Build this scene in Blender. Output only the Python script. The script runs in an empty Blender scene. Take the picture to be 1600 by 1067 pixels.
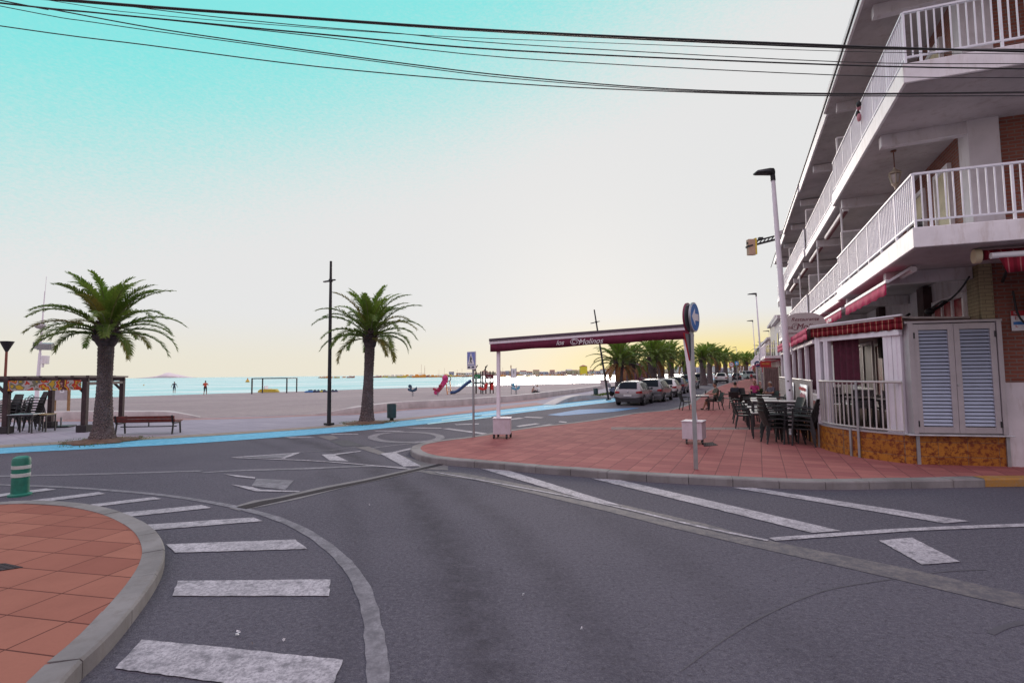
import bpy, math, random
from math import sin, cos, pi, radians, atan, atan2, sqrt, tan
from mathutils import Vector, Matrix
random.seed(7)
S = bpy.context.scene
COL = S.collection

# ------------------------------------------------------------------ camera maths
F = 800.; PITCH = atan(51/800); ROLL = -0.0105; CH = 2.05
cp, sp, cr, sr = cos(PITCH), sin(PITCH), cos(ROLL), sin(ROLL)
def ray(px, py):
    x = (px-800)/F; y = -(py-533.5)/F
    x, y = cr*x-sr*y, sr*x+cr*y
    return Vector((x, cp-sp*y, sp+cp*y))
def Z(px, py, z=0.):
    r = ray(px, py); t = (z-CH)/r.z
    return Vector((r.x*t, r.y*t, z))
def D(px, py, d):
    r = ray(px, py); t = d/r.y
    return Vector((r.x*t, d, CH+r.z*t))
AZ = radians(23.6)
EO = Vector((9.6, 10.35, 0)); ER = Vector((cos(AZ), -sin(AZ), 0)); ES = Vector((sin(AZ), cos(AZ), 0))
def W2L(p): d = Vector(p)-EO; return Vector((d.dot(ER), d.dot(ES), p[2]))
def L2W(x, y, z=0): return EO+ER*x+ES*y+Vector((0, 0, z))
PZ = .13                                            # height of the raised pavement

# ------------------------------------------------------------------ materials
MATS = {}
def nt(name):
    m = bpy.data.materials.new(name); m.use_nodes = True
    n = m.node_tree; return m, n, n.nodes['Principled BSDF'], n.nodes, n.links
def rgba(c): return (c[0], c[1], c[2], 1)
def setv(b, rough, metal, spec=.5):
    b.inputs['Roughness'].default_value = rough; b.inputs['Metallic'].default_value = metal
    b.inputs['Specular IOR Level'].default_value = spec
def mixc(n, l, fac, a, b):
    m = n.new('ShaderNodeMix'); m.data_type = 'RGBA'
    for s, v in ((m.inputs[0], fac), (m.inputs[6], a), (m.inputs[7], b)):
        if hasattr(v, 'is_output'): l.new(v, s)
        elif isinstance(v, (int, float)): s.default_value = v
        else: s.default_value = rgba(v)
    return m.outputs[2]
def mth(n, l, op, a, b=0., c=0.):
    m = n.new('ShaderNodeMath'); m.operation = op
    for i, v in enumerate((a, b, c)):
        if hasattr(v, 'is_output'): l.new(v, m.inputs[i])
        else: m.inputs[i].default_value = v
    return m.outputs[0]
def ramp(n, l, f, lo, hi):
    m = n.new('ShaderNodeMapRange'); m.interpolation_type = 'SMOOTHSTEP'
    l.new(f, m.inputs[0]); m.inputs[1].default_value = lo; m.inputs[2].default_value = hi
    return m.outputs[0]
def coords(n, l, scale=(1, 1, 1), rot=0, loc=(0, 0, 0)):
    t = n.new('ShaderNodeTexCoord'); m = n.new('ShaderNodeMapping')
    l.new(t.outputs['Object'], m.inputs[0]); m.inputs['Scale'].default_value = scale
    m.inputs['Rotation'].default_value = (0, 0, rot); m.inputs['Location'].default_value = loc
    return m.outputs[0]
def noise(n, l, vec, scale, detail=4, rough=.6, dist=0):
    t = n.new('ShaderNodeTexNoise'); l.new(vec, t.inputs['Vector'])
    t.inputs['Scale'].default_value = scale; t.inputs['Detail'].default_value = detail
    t.inputs['Roughness'].default_value = rough; t.inputs['Distortion'].default_value = dist
    return t.outputs['Fac']
def bump(n, l, b, h, strength=.3, dist=.01):
    u = n.new('ShaderNodeBump'); u.inputs['Strength'].default_value = strength; u.inputs['Distance'].default_value = dist
    l.new(h, u.inputs['Height']); l.new(u.outputs[0], b.inputs['Normal'])
def mul(c, k): return (min(1, c[0]*k), min(1, c[1]*k), min(1, c[2]*k))
def mat(name, col, rough=.65, metal=0, var=.16, scale=5, bmp=.15, bscale=60, spec=.5, coat=0, grime=0):
    if name in MATS: return MATS[name]
    m, t, b, n, l = nt(name); setv(b, rough, metal, spec)
    v = coords(n, l)
    f = ramp(n, l, noise(n, l, v, scale, 5), .3, .7)
    c = mixc(n, l, f, mul(col, 1-var), mul(col, 1+var))
    if grime:
        g = ramp(n, l, noise(n, l, coords(n, l, (3, 3, .6)), 2.2, 6, .7), .48, .72)
        c = mixc(n, l, mth(n, l, 'MULTIPLY', g, grime), c, (col[0]*.55, col[1]*.45, col[2]*.36))
    l.new(c, b.inputs['Base Color'])
    if bmp: bump(n, l, b, noise(n, l, v, bscale, 3), bmp, .006)
    if coat: b.inputs['Coat Weight'].default_value = coat; b.inputs['Coat Roughness'].default_value = .05
    MATS[name] = m; return m
def glass(name, col=(.02, .025, .03), rough=.06):
    if name in MATS: return MATS[name]
    return mat(name, col, rough, 0, .1, 2, 0, spec=.8)
TRACKS = ((-25, -1, 25.25, .45, .5), (-25, -1, 26.15, .38, .3), (-25, -1, 24.2, .3, .2), (-25, -1, 27.6, .5, .2))
def m_asphalt():
    m, t, b, n, l = nt('asphalt'); setv(b, .9, 0, .15)
    v = coords(n, l)
    big = ramp(n, l, noise(n, l, v, .22, 5, .6), .3, .72)
    c = mixc(n, l, big, (.068, .063, .084), (.104, .096, .12))
    st = ramp(n, l, noise(n, l, v, 1.7, 6, .75, .4), .6, .72)
    c = mixc(n, l, mth(n, l, 'MULTIPLY', st, .4), c, (.06, .052, .06))
    c = mixc(n, l, mth(n, l, 'MULTIPLY', ramp(n, l, noise(n, l, v, 26, 6, .8), .45, .62), .8), c, (.14, .13, .152))
    c = mixc(n, l, mth(n, l, 'MULTIPLY', ramp(n, l, noise(n, l, v, 19, 6, .8), .52, .64), .75), c, (.042, .038, .048))
    sp_ = n.new('ShaderNodeTexVoronoi'); l.new(v, sp_.inputs['Vector']); sp_.inputs['Scale'].default_value = 75
    gr = ramp(n, l, sp_.outputs['Distance'], .15, .55)
    fine = noise(n, l, v, 130, 3, .7)
    c = mixc(n, l, ramp(n, l, fine, .52, .72), c, (.21, .19, .22))
    c = mixc(n, l, mth(n, l, 'MULTIPLY', mth(n, l, 'SUBTRACT', 1, gr), .4), c, (.06, .05, .062))
    # darker bands where wheels turn through the junction
    g = n.new('ShaderNodeTexCoord'); sx = n.new('ShaderNodeSeparateXYZ'); l.new(g.outputs['Object'], sx.inputs[0])
    for cx, cy, r0, wd, kk in TRACKS:
        dx = mth(n, l, 'SUBTRACT', sx.outputs[0], cx); dy = mth(n, l, 'SUBTRACT', sx.outputs[1], cy)
        rr = mth(n, l, 'SQRT', mth(n, l, 'ADD', mth(n, l, 'MULTIPLY', dx, dx), mth(n, l, 'MULTIPLY', dy, dy)))
        rr = mth(n, l, 'ADD', rr, mth(n, l, 'MULTIPLY', mth(n, l, 'SUBTRACT', noise(n, l, v, .8, 5, .65), .5), .7))
        band = mth(n, l, 'SUBTRACT', 1, ramp(n, l, mth(n, l, 'ABSOLUTE', mth(n, l, 'SUBTRACT', rr, r0)), 0, wd))
        c = mixc(n, l, mth(n, l, 'MULTIPLY', mth(n, l, 'MULTIPLY', band, kk), ramp(n, l, noise(n, l, v, 5, 6, .8), .25, .6)), c, (.026, .022, .03))
    l.new(c, b.inputs['Base Color']); bump(n, l, b, sp_.outputs['Distance'], .5, .008)
    return m
def m_paint(name, col, wear=.5, under=(.085, .078, .094), lo=.46, hi=.62):
    if name in MATS: return MATS[name]
    m, t, b, n, l = nt(name); setv(b, .75, 0, .3)
    v = coords(n, l)
    w = ramp(n, l, noise(n, l, v, 6, 8, .78), lo, hi)
    w2 = ramp(n, l, noise(n, l, v, 34, 5, .8), .42, .6)
    f = mth(n, l, 'MULTIPLY', mth(n, l, 'MAXIMUM', w, mth(n, l, 'MULTIPLY', w2, .75)), wear)
    c = mixc(n, l, ramp(n, l, noise(n, l, v, 1.5, 4), .3, .7), mul(col, .85), mul(col, 1.1))
    l.new(mixc(n, l, f, c, under), b.inputs['Base Color'])
    bump(n, l, b, noise(n, l, v, 90, 3), .25, .006)
    MATS[name] = m; return m
def m_tiles(name, c1, c2, joint, w, h, rot, mortar=.012, wall=False, off=0., rough=.7, mott=None, ux=1., uy=1.):
    if name in MATS: return MATS[name]
    m, t, b, n, l = nt(name); setv(b, rough if wall else .92, 0, .4 if wall else .12)
    if wall:
        g = n.new('ShaderNodeTexCoord'); s = n.new('ShaderNodeSeparateXYZ'); l.new(g.outputs['Object'], s.inputs[0])
        u = mth(n, l, 'ADD', mth(n, l, 'MULTIPLY', s.outputs[0], ux), mth(n, l, 'MULTIPLY', s.outputs[1], uy))
        k = n.new('ShaderNodeCombineXYZ'); l.new(u, k.inputs[0]); l.new(s.outputs[2], k.inputs[1]); v = k.outputs[0]
    else: v = coords(n, l, rot=rot)
    br = n.new('ShaderNodeTexBrick'); l.new(v, br.inputs['Vector'])
    br.offset = off; br.inputs['Scale'].default_value = 1; br.inputs['Brick Width'].default_value = w
    br.inputs['Row Height'].default_value = h; br.inputs['Mortar Size'].default_value = mortar
    br.inputs['Mortar Smooth'].default_value = .3
    br.inputs['Color1'].default_value = rgba(c1); br.inputs['Color2'].default_value = rgba(c2); br.inputs['Mortar'].default_value = rgba(joint)
    v0 = coords(n, l)
    c = mixc(n, l, mth(n, l, 'MULTIPLY', ramp(n, l, noise(n, l, v0, .7, 6, .7), .4, .75), .35), br.outputs['Color'], mul(c1, .6))
    c = mixc(n, l, mth(n, l, 'MULTIPLY', ramp(n, l, noise(n, l, v0, 38, 4, .7), .45, .75), .3), c, mul(c2, .7))
    if mott: c = mixc(n, l, ramp(n, l, noise(n, l, v0, 11, 6, .75), .45, .6), c, mott)
    l.new(c, b.inputs['Base Color'])
    h_ = mth(n, l, 'SUBTRACT', mth(n, l, 'MULTIPLY', noise(n, l, v0, 50, 3), .3), br.outputs['Fac'])
    bump(n, l, b, h_, .5, .008)
    MATS[name] = m; return m
def m_stripe(name, base, line, per, frac, dx, dy, rough=.85):
    if name in MATS: return MATS[name]
    m, t, b, n, l = nt(name); setv(b, rough, 0, .2)
    g = n.new('ShaderNodeTexCoord'); s = n.new('ShaderNodeSeparateXYZ'); l.new(g.outputs['Object'], s.inputs[0])
    u = mth(n, l, 'ADD', mth(n, l, 'MULTIPLY', s.outputs[0], dx/per), mth(n, l, 'MULTIPLY', s.outputs[1], dy/per))
    fr = mth(n, l, 'LESS_THAN', mth(n, l, 'FRACT', mth(n, l, 'ADD', u, 100)), frac)
    fr2 = mth(n, l, 'LESS_THAN', mth(n, l, 'FRACT', mth(n, l, 'ADD', u, 99.55)), .3)
    c = mixc(n, l, fr2, base, mul(base, .62)); c = mixc(n, l, fr, c, line)
    c = mixc(n, l, mth(n, l, 'MULTIPLY', ramp(n, l, noise(n, l, coords(n, l), 7, 5), .4, .7), .3), c, mul(base, .5))
    l.new(c, b.inputs['Base Color']); MATS[name] = m; return m
def m_leaf(name, a, b_, tr=.3):
    if name in MATS: return MATS[name]
    m, t, b, n, l = nt(name); setv(b, .55, 0, .35)
    c = mixc(n, l, ramp(n, l, noise(n, l, coords(n, l), 1.6, 4), .35, .65), a, b_)
    l.new(c, b.inputs['Base Color'])
    tb = n.new('ShaderNodeBsdfTranslucent'); l.new(c, tb.inputs[0])
    mx = n.new('ShaderNodeMixShader'); mx.inputs[0].default_value = tr
    l.new(b.outputs[0], mx.inputs[1]); l.new(tb.outputs[0], mx.inputs[2]); l.new(mx.outputs[0], n['Material Output'].inputs[0])
    MATS[name] = m; return m
def m_water():
    m, t, b, n, l = nt('sea_water'); setv(b, .24, 0, .3)
    v = coords(n, l, (1, .35, 1))
    a = noise(n, l, v, .9, 6, .65); big = noise(n, l, coords(n, l, (.035, .09, 1)), .7, 6, .7)
    l.new(mixc(n, l, ramp(n, l, big, .4, .62), (.2, .64, .66), (.62, .86, .85)), b.inputs['Base Color'])
    bump(n, l, b, a, .75, .25); return m
def m_sand():
    m, t, b, n, l = nt('sand'); setv(b, .95, 0, .2)
    v = coords(n, l)
    c = mixc(n, l, ramp(n, l, noise(n, l, v, .12, 5), .35, .65), (.335, .28, .285), (.4, .335, .33))
    c = mixc(n, l, mth(n, l, 'MULTIPLY', ramp(n, l, noise(n, l, v, 2.2, 5, .7), .45, .65), .4), c, (.27, .23, .24))
    tr = n.new('ShaderNodeTexWave'); l.new(coords(n, l, (1, 1, 1), .7), tr.inputs['Vector']); tr.inputs['Scale'].default_value = .22; tr.inputs['Distortion'].default_value = 6; tr.inputs['Detail'].default_value = 3
    c = mixc(n, l, mth(n, l, 'MULTIPLY', ramp(n, l, tr.outputs['Fac'], .8, .95), .35), c, (.45, .39, .37))
    c = mixc(n, l, mth(n, l, 'MULTIPLY', ramp(n, l, noise(n, l, v, 5, 4, .8), .55, .68), .45), c, (.2, .17, .175))
    l.new(c, b.inputs['Base Color']); bump(n, l, b, noise(n, l, v, 2.2, 6, .75), 1., .2); return m

WHITE = mat('white_paint', (.8, .77, .785), .5, 0, .07, 3, .08, 40, grime=.4)
WHITE2 = mat('lilac_white_post', (.8, .76, .82), .45, 0, .05, 3, .05, 40, grime=.1)
PLASTER = mat('white_plaster', (.6, .56, .58), .85, 0, .1, 1.3, .3, 45, grime=.45)
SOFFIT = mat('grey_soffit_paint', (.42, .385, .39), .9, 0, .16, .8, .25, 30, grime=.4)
CREAM = mat('cream_paint', (.62, .54, .36), .7, 0, .12, 2, .1)
STEEL = mat('galvanised_steel', (.36, .37, .39), .42, .7, .12, 4, .05)
ALU = mat('grey_aluminium', (.42, .39, .41), .45, .35, .07, 4, .03)
BLACK = mat('black_metal', (.018, .018, .022), .5, .2, .2, 5, .05)
BLACKP = mat('black_plastic', (.022, .021, .024), .6, 0, .25, 8, .1)
RATTAN = mat('black_rattan', (.02, .018, .018), .62, 0, .35, 30, .6, 120)
MAROON = mat('maroon_fabric', (.115, .008, .035), .85, 0, .18, 6, .2, 90)
PINKRED = mat('crimson_fabric', (.52, .016, .1), .85, 0, .15, 5, .2, 90)
WOODD = mat('dark_stained_wood', (.04, .02, .022), .7, 0, .35, 7, .4, 50)
WOODR = mat('red_brown_wood', (.13, .018, .014), .6, 0, .3, 7, .4, 50)
RUBBER = mat('tyre_rubber', (.014, .014, .016), .85, 0, .2, 10, .2)
CHROME = mat('light_alloy', (.5, .5, .52), .3, .8, .05, 4, 0)
WINDARK = glass('dark_window_glass')
CARGLASS = mat('car_glass', (.012, .018, .024), .2, 0, .1, 2, 0, spec=.06)
REDLENS = mat('red_lens', (.32, .008, .012), .2, 0, .1, 9, 0, spec=.7)
PLATE = mat('number_plate', (.62, .62, .6), .5, 0, .05, 5, 0)
SIGNW = mat('sign_white', (.72, .72, .74), .5, 0, .05, 4, 0)
SIGNB = mat('sign_blue', (.03, .17, .46), .45, 0, .1, 4, 0)
SIGNR = mat('sign_red', (.46, .02, .03), .45, 0, .1, 4, 0)
CONC = mat('pale_concrete', (.5, .46, .45), .85, 0, .16, 1.1, .35, 40, grime=.25)
KERBM = mat('kerb_stone', (.2, .186, .186), .92, 0, .22, 1.5, .4, 40, grime=.3)
BRICK = m_tiles('red_brown_brick', (.2, .055, .035), (.27, .09, .058), (.21, .15, .13), .25, .075, 0, .013, True, .5, .8, ux=1., uy=1.)
CBRICK = m_tiles('cream_brick', (.34, .29, .17), (.4, .33, .2), (.2, .17, .11), .25, .075, 0, .008, True, .5, .8)
ORANGE = m_tiles('orange_stone_tile', (.34, .12, .012), (.43, .17, .02), (.2, .12, .07), .6, .29, 0, .008, True, 0, .45, (.15, .028, .008))

# ------------------------------------------------------------------ mesh builder
class MB:
    def __init__(s): s.v = []; s.f = []; s.m = []
    def add(s, vs, fs, m=0):
        o = len(s.v); s.v += [tuple(p) for p in vs]
        for f in fs: s.f.append([i+o for i in f]); s.m.append(m)
        return s
    def poly(s, pts, m=0): return s.add(pts, [list(range(len(pts)))], m)
    def box(s, c, d, rz=0, m=0, tilt=None):
        x, y, z = d[0]/2, d[1]/2, d[2]/2; R = Matrix.Rotation(rz, 3, 'Z')
        if tilt is not None: R = R @ tilt
        P = [Vector(c)+R @ Vector((a*x, b*y, e*z)) for a in (-1, 1) for b in (-1, 1) for e in (-1, 1)]
        return s.add(P, [(0, 1, 3, 2), (4, 6, 7, 5), (0, 4, 5, 1), (2, 3, 7, 6), (0, 2, 6, 4), (1, 5, 7, 3)], m)
    def bar(s, p, q, w, h, m=0, up=(0, 0, 1)):
        p, q = Vector(p), Vector(q); d = (q-p).normalized(); u = Vector(up)
        if abs(d.dot(u)) > .95: u = Vector((0, 1, 0))
        a = d.cross(u).normalized()*w/2; b = a.cross(d).normalized()*h/2
        P = [e+i*a+j*b for e in (p, q) for i, j in ((-1, -1), (1, -1), (1, 1), (-1, 1))]
        return s.add(P, [(3, 2, 1, 0), (4, 5, 6, 7), (0, 1, 5, 4), (1, 2, 6, 5), (2, 3, 7, 6), (3, 0, 4, 7)], m)
    def tube(s, pts, r, n=8, m=0, cap=True):
        pts = [Vector(p) for p in pts]; R = r if isinstance(r, (list, tuple)) else [r]*len(pts)
        V = []; Fs = []; ref = None
        for i, p in enumerate(pts):
            d = (pts[min(i+1, len(pts)-1)]-pts[max(i-1, 0)]).normalized()
            if ref is None: ref = Vector((0, 0, 1)) if abs(d.z) < .9 else Vector((1, 0, 0))
            a = d.cross(ref).normalized(); b = d.cross(a).normalized(); ref = a.cross(d)
            V += [p+(a*cos(2*pi*k/n)+b*sin(2*pi*k/n))*R[i] for k in range(n)]
        for i in range(len(pts)-1):
            for k in range(n): Fs.append((i*n+k, i*n+(k+1) % n, (i+1)*n+(k+1) % n, (i+1)*n+k))
        if cap: Fs += [tuple(range(n))[::-1], tuple((len(pts)-1)*n+k for k in range(n))]
        return s.add(V, Fs, m)
    def cyl(s, p, q, r, r2=None, n=12, m=0): return s.tube([p, q], [r, r if r2 is None else r2], n, m)
    def lathe(s, c, prof, n=20, m=0, ax=None):
        M = ax or Matrix.Identity(3); V = []; Fs = []
        for r, z in prof: V += [Vector(c)+M @ Vector((r*cos(2*pi*k/n), r*sin(2*pi*k/n), z)) for k in range(n)]
        for i in range(len(prof)-1):
            for k in range(n): Fs.append((i*n+k, i*n+(k+1) % n, (i+1)*n+(k+1) % n, (i+1)*n+k))
        Fs += [tuple(range(n))[::-1], tuple((len(prof)-1)*n+k for k in range(n))]
        return s.add(V, Fs, m)
    def ell(s, c, r, n=12, m=0, R=None):
        R = R or Matrix.Identity(3); k = max(5, n//2+1); V = []; Fs = []
        for i in range(k+1):
            t = pi*(i/k); 
            for j in range(n):
                p = 2*pi*j/n; V.append(Vector(c)+R @ Vector((r[0]*sin(t)*cos(p), r[1]*sin(t)*sin(p), -r[2]*cos(t))))
        for i in range(k):
            for j in range(n): Fs.append((i*n+j, i*n+(j+1) % n, (i+1)*n+(j+1) % n, (i+1)*n+j))
        return s.add(V, Fs, m)
    def prism(s, pts, z0, z1, m=0):
        n = len(pts); a = sum(pts[i][0]*pts[(i+1) % n][1]-pts[(i+1) % n][0]*pts[i][1] for i in range(n))
        if a < 0: pts = pts[::-1]
        V = [(p[0], p[1], z0) for p in pts]+[(p[0], p[1], z1) for p in pts]
        return s.add(V, [list(range(n))[::-1], list(range(n, 2*n))]+[(i, (i+1) % n, n+(i+1) % n, n+i) for i in range(n)], m)
    def extr(s, pts, vec, m=0):
        n = len(pts); P = [Vector(p) for p in pts]; q = [p+Vector(vec) for p in P]
        return s.add(P+q, [list(range(n))[::-1], list(range(n, 2*n))]+[(i, (i+1) % n, n+(i+1) % n, n+i) for i in range(n)], m)
    def strip(s, a, b, m=0):
        n = len(a); return s.add(list(a)+list(b), [(i, i+1, n+i+1, n+i) for i in range(n-1)], m)
    def loft(s, rings, m=0, cap=True, close=True):
        n = len(rings[0]); V = [p for r in rings for p in r]; Fs = []
        for i in range(len(rings)-1):
            for k in range(n if close else n-1): Fs.append((i*n+k, i*n+(k+1) % n, (i+1)*n+(k+1) % n, (i+1)*n+k))
        if cap: Fs += [tuple(range(n))[::-1], tuple((len(rings)-1)*n+k for k in range(n))]
        return s.add(V, Fs, m)
    def wall(s, path, th, z0, z1, m=0):
        L, R = offs(path, -th/2), offs(path, th/2); 
        rings = [[(a[0], a[1], z0), (b[0], b[1], z0), (b[0], b[1], z1), (a[0], a[1], z1)] for a, b in zip(L, R)]
        return s.loft(rings, m)
    def build(s, name, mats, parent=None, smooth=None, bev=0, sub=0, recalc=True):
        me = bpy.data.meshes.new(name); me.from_pydata(s.v, [], s.f)
        for q in (mats if isinstance(mats, (list, tuple)) else [mats]): me.materials.append(q)
        for p, i in zip(me.polygons, s.m): p.material_index = i
        if recalc and len(s.f) < 20000:
            import bmesh
            bm = bmesh.new(); bm.from_mesh(me); bmesh.ops.recalc_face_normals(bm, faces=bm.faces); bm.to_mesh(me); bm.free()
        if smooth is not None:
            me.shade_smooth()
            if smooth < 180: me.set_sharp_from_angle(angle=radians(smooth))
        me.update(); o = bpy.data.objects.new(name, me); COL.objects.link(o)
        if parent: o.parent = parent
        if bev:
            q = o.modifiers.new('bevel', 'BEVEL'); q.width = bev; q.segments = 2; q.limit_method = 'ANGLE'; q.angle_limit = radians(40)
        if sub:
            q = o.modifiers.new('sub', 'SUBSURF'); q.levels = sub; q.render_levels = sub
        return o
def offs(path, d):
    out = []
    for i, p in enumerate(path):
        a = Vector(path[max(i-1, 0)][:2]); b = Vector(path[min(i+1, len(path)-1)][:2]); t = (b-a).normalized()
        out.append((p[0]+t.y*d, p[1]-t.x*d))
    return out
def smoothpath(pts, k=6):
    P = [Vector(p) for p in pts]; out = []
    for i in range(len(P)-1):
        a, b, c, d = P[max(i-1, 0)], P[i], P[i+1], P[min(i+2, len(P)-1)]
        for j in range(k):
            t = j/k
            out.append(.5*((2*b)+(c-a)*t+(2*a-5*b+4*c-d)*t*t+(3*b-a-3*c+d)*t**3))
    return out+[P[-1]]
def tag(o, label=None, cat=None, group=None, kind=None):
    if label: o['label'] = label
    if cat: o['category'] = cat
    if group: o['group'] = group
    if kind: o['kind'] = kind
    return o
def root(name, loc, rz, label, cat, group=None):
    o = bpy.data.objects.new(name, None); COL.objects.link(o); o.empty_display_size = .1
    o.location = loc; o.rotation_euler = (0, 0, rz); return tag(o, label, cat, group)
def kids(o): return [c for c in bpy.data.objects if c.parent == o]
def dup(o, loc, rz=None, label=None, group=None, scale=None):
    def cpy(a, par):
        c = a.copy(); COL.objects.link(c)
        if par: c.parent = par
        for ch in kids_of.get(a.name, []): cpy(ch, c)
        return c
    kids_of = {}
    for q in bpy.data.objects:
        if q.parent: kids_of.setdefault(q.parent.name, []).append(q)
    r = cpy(o, None); r.location = loc
    if rz is not None: r.rotation_euler = (r.rotation_euler[0], r.rotation_euler[1], rz)
    if label: r['label'] = label
    if group: r['group'] = group
    if scale: r.scale = (scale,)*3
    return r
def text(name, s, size, m, M, parent=None, shear=0., ext=.003, align='CENTER', space=1., label=None):
    c = bpy.data.curves.new(name, 'FONT'); c.body = s; c.size = size; c.shear = shear; c.extrude = ext
    c.align_x = align; c.align_y = 'CENTER'; c.space_character = space
    o = bpy.data.objects.new('tmp_text', c); COL.objects.link(o)
    bpy.context.view_layer.update()
    me = bpy.data.meshes.new_from_object(o.evaluated_get(bpy.context.evaluated_depsgraph_get()))
    bpy.data.objects.remove(o); me.name = name; me.materials.clear(); me.materials.append(m)
    me.transform(M); o = bpy.data.objects.new(name, me); COL.objects.link(o)
    if parent: o.parent = parent
    return o
def frame(p, xdir, zdir=(0, 0, 1)):
    x = Vector(xdir).normalized(); z = Vector(zdir).normalized(); n = x.cross(z).normalized(); z = n.cross(x)*-1 if n.cross(x).dot(z) < 0 else n.cross(x)
    M = Matrix.Identity(4)
    for i in range(3): M[i][0] = x[i]; M[i][1] = z[i]; M[i][2] = n[i]; M[i][3] = p[i]
    return M

# ------------------------------------------------------------------ camera, world, sun
cam = bpy.data.cameras.new('Camera'); co = bpy.data.objects.new('Camera', cam); COL.objects.link(co); S.camera = co
cam.sensor_width = 36; cam.lens = 36*F/1600; cam.clip_end = 60000; cam.clip_start = .05
co.matrix_world = Matrix.Translation((0, 0, CH)) @ Matrix.Rotation(pi/2+PITCH, 4, 'X') @ Matrix.Rotation(ROLL, 4, 'Z')
S.view_settings.view_transform = 'Standard'; S.view_settings.look = 'None'; S.view_settings.exposure = 0; S.view_settings.gamma = 1
w = bpy.data.worlds.new('World'); S.world = w; w.use_nodes = True
n, l = w.node_tree.nodes, w.node_tree.links; bg = n['Background']
SUN_EL, SUN_AZ = radians(11), radians(8)
sky = n.new('ShaderNodeTexSky'); sky.sky_type = 'NISHITA'; sky.sun_disc = False; sky.sun_elevation = SUN_EL; sky.sun_rotation = SUN_AZ
tc = n.new('ShaderNodeTexCoord'); sx = n.new('ShaderNodeSeparateXYZ'); l.new(tc.outputs['Generated'], sx.inputs[0])
X, Zd = sx.outputs[0], sx.outputs[2]
mp = n.new('ShaderNodeMapping'); l.new(tc.outputs['Generated'], mp.inputs[0]); mp.inputs['Scale'].default_value = (1, 1, 2.6)
nz = noise(n, l, mp.outputs[0], 150, 3, .8); nb = noise(n, l, mp.outputs[0], 2.2, 3, .5)
Lc = mth(n, l, 'SUBTRACT', Zd, mth(n, l, 'MULTIPLY', X, .32))
Lc = mth(n, l, 'ADD', Lc, mth(n, l, 'MULTIPLY', mth(n, l, 'SUBTRACT', nz, .5), .20))
Lc = mth(n, l, 'ADD', Lc, mth(n, l, 'MULTIPLY', mth(n, l, 'SUBTRACT', nb, .5), .08))
fr_ = ramp(n, l, sx.outputs[1], .28, .56)                      # clear cyan kept to the view over the sea; unseen sky tinted mauve for its light
bk_ = mixc(n, l, ramp(n, l, Zd, .15, .75), (.6, .52, .6), (1.2, 1.06, 1.24))
c0_ = mixc(n, l, ramp(n, l, sx.outputs[1], .12, .5), bk_, (.775, .775, .775))
c = mixc(n, l, mth(n, l, 'MULTIPLY', ramp(n, l, Lc, .35, .69), fr_), c0_, (.235, .78, .765))
yel = mth(n, l, 'MULTIPLY', ramp(n, l, mth(n, l, 'SUBTRACT', .15, Zd), .03, .135),
          mth(n, l, 'ADD', .22, mth(n, l, 'MULTIPLY', ramp(n, l, X, -.05, .4), .72)))
c = mixc(n, l, yel, c, (.9, .72, .2))
skm = n.new('ShaderNodeMix'); skm.data_type = 'RGBA'; skm.blend_type = 'MULTIPLY'; skm.inputs[0].default_value = 1
l.new(sky.outputs[0], skm.inputs[6]); skm.inputs[7].default_value = (.09, .09, .09, 1)
l.new(mixc(n, l, .025, c, skm.outputs[2]), bg.inputs[0]); bg.inputs[1].default_value = 1.03
sl = bpy.data.lights.new('sun', 'SUN'); sl.energy = 1.4; sl.angle = radians(22); sl.color = (1, .86, .78)
so = bpy.data.objects.new('sun', sl); COL.objects.link(so)
so.rotation_euler = Vector((-sin(SUN_AZ)*cos(SUN_EL), -cos(SUN_AZ)*cos(SUN_EL), -sin(SUN_EL))).to_track_quat('-Z', 'Y').to_euler()
# ================================================================== THE SETTING
def struct(o, kind='structure'): o['kind'] = kind; return o
def zz(pts, z=0.): return [Z(a, b, z) for a, b in pts]
def up(pts, z): return [Vector((p[0], p[1], z)) for p in pts]

lane_out = smoothpath(zz([(-420, 725), (-200, 713), (0, 700), (160, 691), (320, 682), (515, 668.3), (620, 658.5), (730, 646), (850, 633), (958, 621.5)]), 4)
lane_in = smoothpath(zz([(-420, 741), (-200, 726), (0, 709), (160, 700.5), (320, 691.5), (515, 677), (620, 667), (730, 655.5), (850, 640.5), (958, 628)]), 4)
dirS = Vector((sin(radians(25)), cos(radians(25)), 0))
far_out = [lane_out[-1]+dirS*d for d in (15, 40, 80, 140, 420)]
sea = MB(); R_ = 30000
sea.poly([(-R_, 20, -.3), (R_, 20, -.3), (R_, R_, -.3), (-R_, R_, -.3)])
struct(sea.build('sea', m_water()))

# waterline (z -.3), then parallel to the street
wl = smoothpath(zz([(-700, 650), (-300, 637), (0, 625.5), (190, 620.3), (320, 615.6), (480, 611.3), (600, 607), (720, 604), (770, 602.5), (860, 600), (940, 598)], -.3), 3)
wl += [wl[-1]+dirS*d for d in (20, 60, 130, 330)]
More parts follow.
